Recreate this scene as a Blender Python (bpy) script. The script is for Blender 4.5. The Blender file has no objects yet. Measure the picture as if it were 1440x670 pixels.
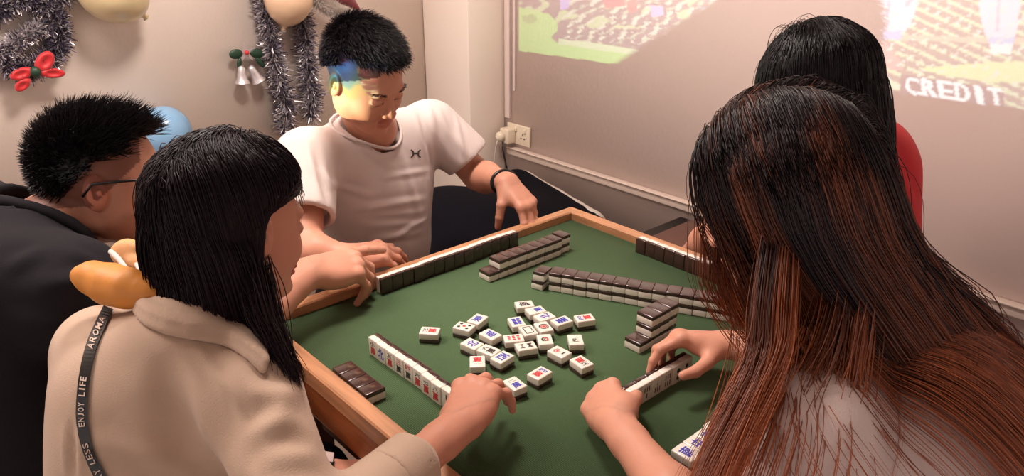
import bpy, bmesh, math, random
import numpy as np
from mathutils import Vector, Matrix
from mathutils.bvhtree import BVHTree

rng = np.random.default_rng(7)
random.seed(7)
SC = bpy.context.scene
COL = SC.collection
PI = math.pi
A = np.array

# ------------------------------------------------------------------ camera
FPX, PITCH, AZ, CZ = 1069.0, math.radians(23.05), math.radians(48.0), 1.5
FW = A([math.cos(PITCH)*math.cos(AZ), math.cos(PITCH)*math.sin(AZ), -math.sin(PITCH)])
RT = A([math.sin(AZ), -math.cos(AZ), 0.0])
UPV = np.cross(RT, FW)
CO = A([0, 0, CZ])
def ray(u, v): return FW + RT*(u-720)/FPX - UPV*(v-335)/FPX
def at_z(u, v, z): d = ray(u, v); return CO + d*(z-CZ)/d[2]
def at_x(u, v, x): d = ray(u, v); return CO + d*x/d[0]
def at_y(u, v, y): d = ray(u, v); return CO + d*y/d[1]
cam = bpy.data.cameras.new('camera')
cam.lens = FPX/1440*36; cam.sensor_width = 36; cam.clip_start = .02
co = bpy.data.objects.new('camera', cam); COL.objects.link(co)
co.location = (0, 0, CZ); co.rotation_euler = (PI/2-PITCH, 0, AZ-PI/2)
SC.camera = co

# ------------------------------------------------------------------ materials
def newmat(name):
    m = bpy.data.materials.new(name); m.use_nodes = True
    nt = m.node_tree; b = nt.nodes['Principled BSDF']
    return m, nt, b
def srgb(c):
    c = [x/255 for x in c]
    return tuple((x/12.92 if x <= .04045 else ((x+.055)/1.055)**2.4) for x in c)+(1,)
def mat(name, col, rough=.6, metal=0, var=0, vscale=8, bump=0, bscale=60, attr=None, sss=0, spec=.5, coat=0, sheen=0, stretch=None, aniso=0):
    m, nt, b = newmat(name); L = nt.links
    b.inputs['Base Color'].default_value = srgb(col)
    b.inputs['Roughness'].default_value = rough
    b.inputs['Metallic'].default_value = metal
    b.inputs['Specular IOR Level'].default_value = spec
    if coat: b.inputs['Coat Weight'].default_value = coat; b.inputs['Coat Roughness'].default_value = .08
    if sheen: b.inputs['Sheen Weight'].default_value = sheen
    if sss:
        b.inputs['Subsurface Weight'].default_value = sss
        b.inputs['Subsurface Radius'].default_value = (.012, .004, .002)
        b.inputs['Subsurface Scale'].default_value = 1.0
    tc = nt.nodes.new('ShaderNodeTexCoord'); mp = nt.nodes.new('ShaderNodeMapping')
    L.new(tc.outputs['Object'], mp.inputs[0])
    if stretch: mp.inputs['Scale'].default_value = stretch
    last = None
    if var:
        n = nt.nodes.new('ShaderNodeTexNoise'); n.inputs['Scale'].default_value = vscale; n.inputs['Detail'].default_value = 6
        L.new(mp.outputs[0], n.inputs['Vector'])
        r = nt.nodes.new('ShaderNodeMapRange'); r.inputs[1].default_value = .3; r.inputs[2].default_value = .7
        r.inputs[3].default_value = 1-var; r.inputs[4].default_value = 1+var*.6
        L.new(n.outputs[0], r.inputs[0])
        mx = nt.nodes.new('ShaderNodeVectorMath'); mx.operation = 'SCALE'
        mx.inputs[0].default_value = srgb(col)[:3]; L.new(r.outputs[0], mx.inputs['Scale'])
        last = mx.outputs[0]
    if attr:
        a = nt.nodes.new('ShaderNodeAttribute'); a.attribute_name = attr
        mm = nt.nodes.new('ShaderNodeVectorMath'); mm.operation = 'MULTIPLY'
        if last: L.new(last, mm.inputs[0])
        else: mm.inputs[0].default_value = srgb(col)[:3]
        L.new(a.outputs['Color'], mm.inputs[1]); last = mm.outputs[0]
    if last: L.new(last, b.inputs['Base Color'])
    if bump:
        n2 = nt.nodes.new('ShaderNodeTexNoise'); n2.inputs['Scale'].default_value = bscale; n2.inputs['Detail'].default_value = 4
        L.new(mp.outputs[0], n2.inputs['Vector'])
        bp = nt.nodes.new('ShaderNodeBump'); bp.inputs['Strength'].default_value = bump; bp.inputs['Distance'].default_value = .002
        L.new(n2.outputs[0], bp.inputs['Height']); L.new(bp.outputs[0], b.inputs['Normal'])
    return m

M_WALL = mat('wall_paint', (244, 230, 218), .8, var=.03, vscale=1.5, bump=.25, bscale=90)
M_WALL2 = mat('wall_paint_rose', (228, 210, 203), .8, var=.03, vscale=1.5, bump=.3, bscale=60)
M_TRIM = mat('white_plastic', (214, 196, 184), .5)
M_CEIL = mat('ceiling_paint', (225, 215, 205), .8)
M_FLOOR = mat('floor_vinyl', (168, 148, 134), .5, var=.2, vscale=5)
M_SOCK = mat('socket_plastic', (226, 212, 190), .35)
M_BLACK = mat('black_plastic', (18, 16, 18), .35)
M_WOOD = mat('rim_wood', (188, 134, 96), .38, var=.28, vscale=9, stretch=(1, 1, 6), bump=.1, bscale=30)
M_WOODX = mat('rim_wood_x', (188, 134, 96), .38, var=.3, vscale=9, stretch=(.8, 9, 9), bump=.1, bscale=30)
M_WOODY = mat('rim_wood_y', (188, 134, 96), .38, var=.3, vscale=9, stretch=(9, .8, 9), bump=.1, bscale=30)
M_APRON = mat('apron_wood', (150, 84, 46), .35, var=.35, vscale=8, stretch=(8, 1, 8))
M_WOODD = mat('dark_table_wood', (96, 52, 34), .45, var=.3, vscale=8)
M_TW = mat('tile_white', (226, 219, 208), .22, coat=.3, sss=.0)
M_TB = mat('tile_brown', (62, 40, 36), .2, coat=.5, var=.12, vscale=60)
M_RED = mat('ink_red', (185, 40, 45), .5)
M_BLUE = mat('ink_blue', (48, 52, 160), .5)
M_INK = mat('ink_black', (42, 34, 34), .5)
M_GREEN = mat('ink_green', (40, 70, 50), .5)

def felt():
    m, nt, b = newmat('green_felt'); L = nt.links
    tc = nt.nodes.new('ShaderNodeTexCoord')
    n = nt.nodes.new('ShaderNodeTexNoise'); n.inputs['Scale'].default_value = 420; n.inputs['Detail'].default_value = 3
    n1 = nt.nodes.new('ShaderNodeTexNoise'); n1.inputs['Scale'].default_value = 6; n1.inputs['Detail'].default_value = 3
    w = nt.nodes.new('ShaderNodeTexWave'); w.inputs['Scale'].default_value = 95; w.inputs['Distortion'].default_value = 1.5
    for x in (n, n1, w): L.new(tc.outputs['Object'], x.inputs['Vector'])
    add = nt.nodes.new('ShaderNodeMath'); add.operation = 'MULTIPLY_ADD'; L.new(n.outputs[0], add.inputs[0]); add.inputs[1].default_value = .8
    L.new(w.outputs[1], add.inputs[2])
    r = nt.nodes.new('ShaderNodeValToRGB'); r.color_ramp.elements[0].color = srgb((62, 84, 56)); r.color_ramp.elements[1].color = srgb((88, 110, 78))
    mx = nt.nodes.new('ShaderNodeMath'); mx.operation = 'MULTIPLY'; L.new(add.outputs[0], mx.inputs[0]); mx.inputs[1].default_value = .55
    mx2 = nt.nodes.new('ShaderNodeMath'); mx2.operation = 'ADD'; L.new(mx.outputs[0], mx2.inputs[0])
    s = nt.nodes.new('ShaderNodeMath'); s.operation = 'MULTIPLY_ADD'; L.new(n1.outputs[0], s.inputs[0]); s.inputs[1].default_value = .3; s.inputs[2].default_value = -.15
    L.new(s.outputs[0], mx2.inputs[1]); L.new(mx2.outputs[0], r.inputs[0]); L.new(r.outputs[0], b.inputs['Base Color'])
    b.inputs['Roughness'].default_value = .95; b.inputs['Specular IOR Level'].default_value = .15
    bp = nt.nodes.new('ShaderNodeBump'); bp.inputs['Strength'].default_value = .5; bp.inputs['Distance'].default_value = .001
    L.new(add.outputs[0], bp.inputs['Height']); L.new(bp.outputs[0], b.inputs['Normal'])
    return m
M_FELT = felt()

def hairmat(name, root, tip, t0=.3, t1=.8, rough=.38, spec=.5, streak=.5):
    m, nt, b = newmat(name); L = nt.links
    a = nt.nodes.new('ShaderNodeAttribute'); a.attribute_name = 'Col'
    sp = nt.nodes.new('ShaderNodeSeparateColor'); L.new(a.outputs['Color'], sp.inputs[0])
    mr = nt.nodes.new('ShaderNodeMapRange'); mr.inputs[1].default_value = t0; mr.inputs[2].default_value = t1
    off = nt.nodes.new('ShaderNodeMath'); off.operation = 'MULTIPLY_ADD'; L.new(sp.outputs[1], off.inputs[0]); off.inputs[1].default_value = streak; L.new(sp.outputs[0], off.inputs[2])
    L.new(off.outputs[0], mr.inputs[0])
    mx = nt.nodes.new('ShaderNodeMix'); mx.data_type = 'RGBA'
    mx.inputs[6].default_value = srgb(root); mx.inputs[7].default_value = srgb(tip); L.new(mr.outputs[0], mx.inputs[0])
    vm = nt.nodes.new('ShaderNodeVectorMath'); vm.operation = 'SCALE'; L.new(mx.outputs[2], vm.inputs[0])
    m2 = nt.nodes.new('ShaderNodeMapRange'); m2.inputs[3].default_value = .55; m2.inputs[4].default_value = 1.35; L.new(sp.outputs[2], m2.inputs[0])
    L.new(m2.outputs[0], vm.inputs['Scale']); L.new(vm.outputs[0], b.inputs['Base Color'])
    b.inputs['Roughness'].default_value = rough; b.inputs['Specular IOR Level'].default_value = spec
    return m
M_HDARK = hairmat('hair_black', (16, 11, 14), (22, 15, 18), spec=.35)
M_HBEIGE = hairmat('hair_dark_plum', (24, 13, 20), (34, 18, 24), spec=.22, rough=.45)
M_HLONG = hairmat('hair_brown_ombre', (26, 14, 18), (188, 102, 60), t0=.40, t1=1.22, rough=.36, spec=.45, streak=.65)
M_SKIN = mat('skin', (200, 142, 118), .5, var=.06, vscale=14, attr='Col', sss=.12, spec=.35, bump=.12, bscale=220)
M_TEE = mat('white_tee_cotton', (206, 192, 187), .85, bump=.25, bscale=700, sheen=.1)
M_TEE2 = mat('white_tee_soft', (212, 192, 186), .85, bump=.25, bscale=700, sheen=.1)
M_BEIGE = mat('beige_twill', (184, 157, 136), .85, var=.05, vscale=5, bump=.3, bscale=500, sheen=.15)
M_BTEE = mat('charcoal_tee', (27, 24, 29), .9, spec=.2, bump=.25, bscale=600)
M_REDT = mat('red_tee', (196, 34, 42), .75, bump=.2, bscale=600)
M_NAVY = mat('dark_trousers', (15, 14, 20), .9, spec=.15, bump=.3, bscale=300)
M_BAG = mat('white_bedding', (206, 196, 186), .85, bump=.3, bscale=40)
M_BLANK = mat('navy_blanket', (11, 10, 17), .95, spec=.12, bump=.5, bscale=20)
M_YEL = mat('yellow_plush', (208, 136, 58), .5, var=.12, vscale=25, sss=.2, bump=.15, bscale=80)
M_TAN = mat('tan_plush', (214, 156, 100), .6, var=.12, vscale=40, bump=.3, bscale=80)
M_SILV = mat('silver_foil', (222, 216, 218), .38, .75)
M_FOILD = mat('dark_foil', (92, 84, 104), .4, .5)
M_BALC = mat('cream_latex', (232, 214, 170), .3, sss=.2, coat=.3)
M_BALP = mat('peach_latex', (232, 198, 165), .3, sss=.2, coat=.3)
M_BALB = mat('blue_latex', (128, 170, 205), .3, sss=.2, coat=.3)
M_BOW = mat('red_velvet', (190, 26, 32), .5, sheen=.4)
M_HATR = mat('santa_red', (130, 18, 35), .8, sheen=.5)
M_GRNR = mat('green_ribbon', (28, 58, 40), .45)
M_PAPER = mat('watch_screen', (190, 170, 165), .2)
M_PRINT = mat('white_print', (214, 190, 175), .6)
M_BROWNBOX = mat('brown_card', (92, 62, 52), .7)

# ------------------------------------------------------------------ mesh helpers
def link(name, me, parent=None, m=None, smooth=True):
    o = bpy.data.objects.new(name, me); COL.objects.link(o)
    if parent is not None: o.parent = parent
    if m is not None: me.materials.append(m)
    if smooth and len(me.polygons): me.polygons.foreach_set('use_smooth', [True]*len(me.polygons))
    return o
def tag(o, label, cat, group=None, kind=None):
    o['label'] = label; o['category'] = cat
    if group: o['group'] = group
    if kind: o['kind'] = kind
    return o
def struct(o): o['kind'] = 'structure'; return o
def np_mesh(name, V, Q, cols=None):
    V = np.ascontiguousarray(V, dtype=np.float32); Q = np.ascontiguousarray(Q, dtype=np.int32)
    me = bpy.data.meshes.new(name); n = Q.shape[1]
    me.vertices.add(len(V)); me.vertices.foreach_set('co', V.ravel())
    me.loops.add(Q.size); me.loops.foreach_set('vertex_index', Q.ravel())
    me.polygons.add(len(Q)); me.polygons.foreach_set('loop_start', np.arange(0, Q.size, n, dtype=np.int32))
    me.update(calc_edges=True)
    if cols is not None:
        a = me.color_attributes.new('Col', 'FLOAT_COLOR', 'POINT')
        c = np.ones((len(V), 4), np.float32); c[:, :cols.shape[1]] = cols
        a.data.foreach_set('color', c.ravel())
    me.validate()
    return me
def bm_mesh(name, bm):
    me = bpy.data.meshes.new(name); bm.to_mesh(me); bm.free(); return me
def box_bm(bm, c, s, rot=None, bev=0, seg=2):
    r = bmesh.ops.create_cube(bm, size=1)
    vs = r['verts']
    for v in vs: v.co = Vector((v.co.x*s[0], v.co.y*s[1], v.co.z*s[2]))
    if bev:
        es = list({e for v in vs for e in v.link_edges})
        rr = bmesh.ops.bevel(bm, geom=es, offset=bev, segments=seg, affect='EDGES', profile=.5)
        vs = list({v for f in rr['faces'] for v in f.verts} | {v for v in vs if v.is_valid})
    for v in vs:
        if rot is not None: v.co = rot @ v.co
        v.co += Vector(c)
    return vs
def box(name, c, s, m, parent=None, rot=None, bev=.002, seg=2):
    bm = bmesh.new(); box_bm(bm, c, s, rot, bev, seg)
    o = link(name, bm_mesh(name, bm), parent, m)
    return o
def boxes(name, lst, m, parent=None, bev=.002):
    bm = bmesh.new()
    for c, s in lst: box_bm(bm, c, s, None, bev)
    return link(name, bm_mesh(name, bm), parent, m)
def tube(name, pts, rad, m, parent=None, n=10, closed=False, flat=None):
    """sweep a circle (or flat ellipse) along pts; rad scalar or list"""
    P = A([list(p) for p in pts], float); K = len(P)
    if np.isscalar(rad): rad = [rad]*K
    T = np.gradient(P, axis=0)
    if closed: T = np.roll(P, -1, 0)-np.roll(P, 1, 0)
    T /= np.linalg.norm(T, axis=1)[:, None]+1e-9
    N = np.zeros_like(P); ref = A([0, 0, 1.0]) if abs(T[0, 2]) < .9 else A([1.0, 0, 0])
    x = np.cross(ref, T[0]); x /= np.linalg.norm(x)
    for i in range(K):
        x = x-T[i]*np.dot(x, T[i]); x /= np.linalg.norm(x); N[i] = x
    B = np.cross(T, N)
    th = np.arange(n)*2*PI/n
    V = P[:, None]+(N[:, None]*np.cos(th)[None, :, None]*1+B[:, None]*np.sin(th)[None, :, None]*(flat or 1))*A(rad)[:, None, None]
    V = V.reshape(-1, 3); Q = []
    kk = K if closed else K-1
    for i in range(kk):
        for j in range(n):
            a, b = i*n+j, i*n+(j+1) % n; c, d = ((i+1) % K)*n+(j+1) % n, ((i+1) % K)*n+j
            Q.append((a, b, c, d))
    me = bpy.data.meshes.new(name); F = [tuple(q) for q in Q]
    if not closed: F += [tuple(range(n))[::-1], tuple((K-1)*n+j for j in range(n))]
    me.from_pydata([tuple(v) for v in V], [], F); me.update()
    return link(name, me, parent, m)
def lathe(name, prof, m, parent=None, loc=(0, 0, 0), rot=None, n=32):
    V, F = [], []
    for r, z in prof:
        for j in range(n): V.append((r*math.cos(2*PI*j/n), r*math.sin(2*PI*j/n), z))
    for i in range(len(prof)-1):
        for j in range(n): F.append((i*n+j, i*n+(j+1) % n, (i+1)*n+(j+1) % n, (i+1)*n+j))
    F.append(tuple(range(n))[::-1]); F.append(tuple((len(prof)-1)*n+j for j in range(n)))
    Rm = rot if rot is not None else Matrix.Identity(3)
    V = [Rm @ Vector(v)+Vector(loc) for v in V]
    me = bpy.data.meshes.new(name); me.from_pydata(V, [], F); me.update()
    return link(name, me, parent, m)
def empty(name, loc=(0, 0, 0), rz=0):
    o = bpy.data.objects.new(name, None); COL.objects.link(o); o.location = loc; o.rotation_euler = (0, 0, rz)
    o.empty_display_size = .02
    return o

# ------------------------------------------------------------------ implicit surfaces
def unit(v): v = A(v, float); return v/(np.linalg.norm(v)+1e-12)
def cap(a, b, ra, rb=None, k=.01, sub=False): return dict(t='c', a=A(a, float), b=A(b, float), ra=ra, rb=ra if rb is None else rb, k=k, sub=sub)
def ell(c, r, R=None, k=.01, sub=False): return dict(t='e', c=A(c, float), r=A(r, float), R=np.eye(3) if R is None else A(R, float), k=k, sub=sub)
def cyl(a, b, r, k=.002, sub=True): return dict(t='y', a=A(a, float), b=A(b, float), ra=r, rb=r, k=k, sub=sub)
def pbox(p):
    m = max(p['k']*1.5, .012)
    if p['t'] in 'cy':
        r = max(p['ra'], p['rb'])+m
        return np.minimum(p['a'], p['b'])-r, np.maximum(p['a'], p['b'])+r
    e = np.sqrt(((p['R'].T*p['r'])**2).sum(1))+m
    return p['c']-e, p['c']+e
def pdist(p, X, Y, Z):
    if p['t'] == 'c':
        ab = p['b']-p['a']; L2 = ab@ab+1e-12
        dx, dy, dz = X-p['a'][0], Y-p['a'][1], Z-p['a'][2]
        t = np.clip((dx*ab[0]+dy*ab[1]+dz*ab[2])/L2, 0, 1)
        return np.sqrt((dx-t*ab[0])**2+(dy-t*ab[1])**2+(dz-t*ab[2])**2)-(p['ra']+t*(p['rb']-p['ra']))
    if p['t'] == 'y':
        ab = p['b']-p['a']; L_ = np.linalg.norm(ab); n = ab/L_
        dx, dy, dz = X-p['a'][0], Y-p['a'][1], Z-p['a'][2]; h = dx*n[0]+dy*n[1]+dz*n[2]
        rr = np.sqrt(np.maximum(dx*dx+dy*dy+dz*dz-h*h, 0))-p['ra']; hh = np.abs(h-L_/2)-L_/2
        return np.minimum(np.maximum(rr, hh), 0)+np.sqrt(np.maximum(rr, 0)**2+np.maximum(hh, 0)**2)
    dx, dy, dz = X-p['c'][0], Y-p['c'][1], Z-p['c'][2]; R = p['R']; r = p['r']
    q = [(R[i, 0]*dx+R[i, 1]*dy+R[i, 2]*dz)/r[i] for i in range(3)]
    k0 = np.sqrt(q[0]**2+q[1]**2+q[2]**2)
    k1 = np.sqrt((q[0]/r[0])**2+(q[1]/r[1])**2+(q[2]/r[2])**2)
    return k0*(k0-1)/np.maximum(k1, 1e-9)
def field(prims, ax):
    F = np.full([len(a) for a in ax], .3, np.float32)
    for p in prims:
        lo, hi = pbox(p); sl = []
        for i in range(3):
            a = np.searchsorted(ax[i], lo[i]); b = np.searchsorted(ax[i], hi[i]); sl.append(slice(a, b))
        if any(s.stop <= s.start for s in sl): continue
        X = ax[0][sl[0]][:, None, None]; Y = ax[1][sl[1]][None, :, None]; Z = ax[2][sl[2]][None, None, :]
        d = pdist(p, X, Y, Z).astype(np.float32); g = F[tuple(sl)]; k = max(p['k'], 1e-4)
        if p['sub']:
            h = np.clip(.5-.5*(g+d)/k, 0, 1); F[tuple(sl)] = g*(1-h)+(-d)*h+k*h*(1-h)
        else:
            h = np.clip(.5+.5*(g-d)/k, 0, 1); F[tuple(sl)] = g*(1-h)+d*h-k*h*(1-h)
    return F
def nets(prims, vox, lo=None, hi=None):
    if lo is None:
        bs = [pbox(p) for p in prims if not p['sub']]
        lo = np.min([b[0] for b in bs], 0)-vox*2; hi = np.max([b[1] for b in bs], 0)+vox*2
    ax = [np.arange(lo[i], hi[i]+vox, vox) for i in range(3)]
    F = field(prims, ax); S = F < 0
    n = A(F.shape)-1
    cnt = np.zeros(n, np.uint8); offs = [(i, j, k) for i in (0, 1) for j in (0, 1) for k in (0, 1)]
    for i, j, k in offs: cnt += S[i:i+n[0], j:j+n[1], k:k+n[2]]
    act = (cnt > 0) & (cnt < 8); idx = np.argwhere(act)
    if not len(idx): return np.zeros((0, 3)), np.zeros((0, 4), int)
    I = -np.ones(n, np.int32); I[act] = np.arange(len(idx))
    val = {o: F[idx[:, 0]+o[0], idx[:, 1]+o[1], idx[:, 2]+o[2]] for o in offs}
    P = np.zeros((len(idx), 3)); W = np.zeros(len(idx))
    for o in offs:
        for d in range(3):
            if o[d]: continue
            o2 = list(o); o2[d] = 1; o2 = tuple(o2); a, b = val[o], val[o2]; m = (a < 0) != (b < 0)
            t = np.where(m, a/np.where(m, a-b, 1), 0); pt = np.tile(A(o, float), (len(idx), 1)); pt[:, d] += t
            P += pt*m[:, None]; W += m
    V = (idx+P/W[:, None])*vox+A([a[0] for a in ax])
    Q = []
    for d in range(3):
        e1, e2 = (d+1) % 3, (d+2) % 3
        a = S; sl0 = [slice(None)]*3; sl1 = [slice(None)]*3
        sl0[d] = slice(0, -1); sl1[d] = slice(1, None)
        s0, s1 = a[tuple(sl0)], a[tuple(sl1)]; e = np.argwhere(s0 != s1)
        e = e[(e[:, e1] > 0) & (e[:, e2] > 0) & (e[:, e1] < n[e1]) & (e[:, e2] < n[e2])]
        flip = s0[e[:, 0], e[:, 1], e[:, 2]]
        def g(a1, a2):
            c = e.copy(); c[:, e1] -= a1; c[:, e2] -= a2; return I[c[:, 0], c[:, 1], c[:, 2]]
        q = np.stack([g(1, 1), g(0, 1), g(0, 0), g(1, 0)], 1)
        q[~flip] = q[~flip][:, ::-1]; Q.append(q)
    Q = np.concatenate(Q); Q = Q[(Q >= 0).all(1)]
    return V, Q
def relax(V, Q, it=1, w=.5):
    for _ in range(it):
        acc = np.zeros_like(V); c = np.zeros(len(V))
        for i in range(4):
            a, b = Q[:, i], Q[:, (i+1) % 4]
            np.add.at(acc, a, V[b]); np.add.at(acc, b, V[a]); np.add.at(c, a, 1); np.add.at(c, b, 1)
        V = V*(1-w)+acc/np.maximum(c, 1)[:, None]*w
    return V
def vnorm(V, Q):
    n = np.cross(V[Q[:, 2]]-V[Q[:, 0]], V[Q[:, 3]]-V[Q[:, 1]]); N = np.zeros_like(V)
    for i in range(4): np.add.at(N, Q[:, i], n)
    return N/(np.linalg.norm(N, axis=1)[:, None]+1e-12)
def multires(prims, vox, fine):
    V, Q = nets(prims, vox); V = relax(V, Q, 1); Vs, Qs = [], []
    c = V[Q].mean(1); keep = np.ones(len(Q), bool)
    for lo, hi, fv in fine: keep &= ~((c > A(lo)+vox) & (c < A(hi)-vox)).all(1)
    Q = Q[keep]; used = np.unique(Q); mp = -np.ones(len(V), int); mp[used] = np.arange(len(used))
    Vs.append(V[used]); Qs.append(mp[Q]); off = len(used)
    for lo, hi, fv in fine:
        v, q = nets(prims, fv, A(lo, float), A(hi, float)); Vs.append(v); Qs.append(q+off); off += len(v)
    return np.concatenate(Vs), np.concatenate(Qs)
def snoise(P, s, seed=0):
    r = np.random.default_rng(seed); out = 0
    for o in range(3):
        f = s*1.7**o
        for _ in range(3):
            k = r.normal(size=3); k *= f/np.linalg.norm(k); out = out+np.sin(P@k+r.uniform(0, 6.28))/(1.7**o)
    return out/5
def segdist(P, a, b):
    ab = b-a; t = np.clip((P-a)@ab/(ab@ab+1e-12), 0, 1); return np.linalg.norm(P-a-t[:, None]*ab, axis=1), t
class Surf:
    def __init__(s, V, Q): s.V = V; s.Q = Q; s.t = BVHTree.FromPolygons([tuple(v) for v in V], [tuple(int(i) for i in q) for q in Q])
    def hit(s, u, v):
        d = ray(u, v); p, n, i, dist = s.t.ray_cast(Vector(CO), Vector(unit(d)))
        return (A(p), A(n)) if p is not None else (None, None)
def folds(V, Q, lst, noise=.0, nscale=20, seed=1):
    """creases laid over the cloth: (pixel a, pixel b, width, height)"""
    S = Surf(V, Q); N = vnorm(V, Q); D = np.zeros(len(V))
    for (a, b, w, h) in lst:
        ps = []
        for t in np.linspace(-.15, 1.15, 12):
            q, _ = S.hit(a[0]+(b[0]-a[0])*t, a[1]+(b[1]-a[1])*t)
            if q is not None and (not ps or np.linalg.norm(q-ps[-1]) < .08): ps.append(q)
        if len(ps) < 3: continue
        d = np.full(len(V), 9.0); tt = np.zeros(len(V))
        for i in range(len(ps)-1):
            di, ti = segdist(V, ps[i], ps[i+1]); m = di < d; d[m] = di[m]; tt[m] = (i+ti[m])/(len(ps)-1)
        h = h*.55; w = w*1.1
        D += np.sin(PI*np.clip(tt, 0, 1))*(h*np.exp(-(d/w)**2)-h*.5*np.exp(-((d-w*1.7)/w)**2))
    if noise: D += noise*snoise(V, nscale, seed)
    return V+N*D[:, None]

# ------------------------------------------------------------------ body pieces
def frame(az, pitch=0, roll=0):
    """rows: forward, left, up"""
    R = Matrix.Rotation(az, 3, 'Z') @ Matrix.Rotation(pitch, 3, 'Y') @ Matrix.Rotation(roll, 3, 'X')
    return A([list(R.col[0]), list(R.col[1]), list(R.col[2])])
def head(c, R, s=1.0, jaw=1.0, ears=True):
    c = A(c, float); out = []
    def P(x, y, z): return c+s*(x*R[0]+y*R[1]+z*R[2])
    def E(x, y, z, rx, ry, rz, k=.01, sub=False): out.append(ell(P(x, y, z), A([rx, ry, rz])*s, R, k, sub))
    def C(a, b, ra, rb, k=.01, sub=False): out.append(cap(P(*a), P(*b), ra*s, rb*s, k, sub))
    E(-.012, 0, .030, .096, .076, .088)
    E(.030, 0, -.030, .060, .062*jaw, .080, .03)
    E(.058, 0, -.088, .030, .032*jaw, .024, .03)
    for y in (-1, 1):
        E(.012, y*.046*jaw, -.058, .034, .022, .030, .025)
        E(.058, y*.034, -.030, .026, .024, .026, .02)
    C((.080, -.032, .020), (.080, .032, .020), .010, .010, .014)
    for y in (-1, 1): E(.096, y*.031, .000, .014, .018, .011, .012, True)
    for y in (-1, 1): E(.077, y*.031, -.001, .013, .016, .011, .004)
    C((.086, 0, .006), (.104, 0, -.030), .006, .010, .010)
    for y in (-1, 1): E(.096, y*.012, -.034, .010, .008, .007, .006)
    E(.092, 0, -.060, .011, .022, .0055, .006); E(.091, 0, -.070, .011, .018, .006, .006)
    C((.101, -.018, -.0648), (.101, .018, -.0648), .0022, .0022, .003, True)
    E(.084, 0, -.092, .016, .018, .013, .012)
    if ears:
        for y in (-1, 1):
            Re = A([unit(R[0]*.95-y*R[1]*-.3), unit(R[1]*.95), R[2]])
            out.append(ell(P(-.010, y*.078, -.006), A([.019, .0065, .031])*s, R, .006))
            out.append(ell(P(-.004, y*.086, -.002), A([.011, .007, .019])*s, R, .004, True))
            out.append(ell(P(-.003, y*.080, -.006), A([.005, .005, .007])*s, R, .003))
    return out, P
def hand(W, F, U, side, curl, s=1.0, thumb=None, splay=.10, kk=.004):
    """W wrist, F finger direction, U back-of-hand direction, side +1 right hand / -1 left hand,
    curl: per finger (index..pinky) three bends in radians, plus optional yaw"""
    F = unit(F); U = unit(U-F*np.dot(U, F)); T = side*np.cross(U, F); W = A(W, float); out = []; joints = []
    def P(x, y, z): return W+s*(x*F+y*T+z*U)
    mcp = [(.090, .028, .002), (.094, .008, .005), (.088, -.012, .003), (.078, -.030, -.002)]
    seg = [(.043, .026, .022), (.047, .030, .023), (.043, .028, .022), (.034, .021, .019)]
    rad = [.0098, .0100, .0094, .0084]
    for i, m in enumerate(mcp):
        out.append(cap(P(.0, (i-1.5)*-.010, 0), P(*m), .017*s, .0118*s, .014))
    out.append(ell(P(.050, 0, -.004), A([.042, .036, .015])*s, A([F, T, U]), .014))
    out.append(ell(P(.036, .022, -.012), A([.034, .018, .016])*s, A([F, T, U]), .012))
    out.append(ell(P(.045, -.026, -.010), A([.036, .014, .014])*s, A([F, T, U]), .012))
    for i, m in enumerate(mcp):
        yaw = splay*(1.4-i)
        if len(curl[i]) > 3: yaw = curl[i][3]
        p = P(*m); ang = 0; pts = [p]
        for j in range(3):
            ang += curl[i][j]
            d = math.cos(ang)*(math.cos(yaw)*F+math.sin(yaw)*T)-math.sin(ang)*U
            q = p+s*seg[i][j]*unit(d); pts.append(q)
            r0 = rad[i]*(1, .93, .86)[j]*s; r1 = rad[i]*(.93, .86, .72)[j]*s
            out.append(cap(p, q, r0, r1, .012 if j == 0 else .003)); p = q
        out.append(ell(pts[0]+U*s*.003, A([.011, .0095, .008])*s, A([F, T, U]), .008))
        out.append(ell(pts[1], A([rad[i]*1.04]*3)*s, A([F, T, U]), .003))
        joints.append(pts)
    th = thumb or [(.55, -.45), (.35, -.45), (.15, -.35)]   # (angle from F toward T, angle toward -U) per segment
    p = P(.020, .024, -.008); pts = [p]
    for j, (a, b) in enumerate(th):
        d = math.cos(b)*(math.cos(a)*F+math.sin(a)*T)+math.sin(b)*U
        q = p+s*(.044, .034, .028)[j]*d
        out.append(cap(p, q, (.016, .0125, .0112)[j]*s, (.0125, .0112, .0088)[j]*s, (.016, .004, .003)[j])); p = q; pts.append(p)
    joints.append(pts)
    return out, joints
def forearm(E_, W_, U, re=.042, rw=.024, k=.02):
    E_ = A(E_, float); W_ = A(W_, float); d = unit(W_-E_); sd = unit(np.cross(d, U))
    mid = E_+(W_-E_)*.3
    return [cap(E_, mid, re*.92, re, k), cap(mid, W_-d*.01, re, rw, k), cap(W_-d*.05+sd*.008, W_+d*.005+sd*.010, rw*.85, rw*.72, .014), cap(W_-d*.05-sd*.008, W_+d*.005-sd*.010, rw*.85, rw*.72, .014)]
def lims(pts, pad): P = A([list(p) for p in pts]); return P.min(0)-pad, P.max(0)+pad

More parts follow.
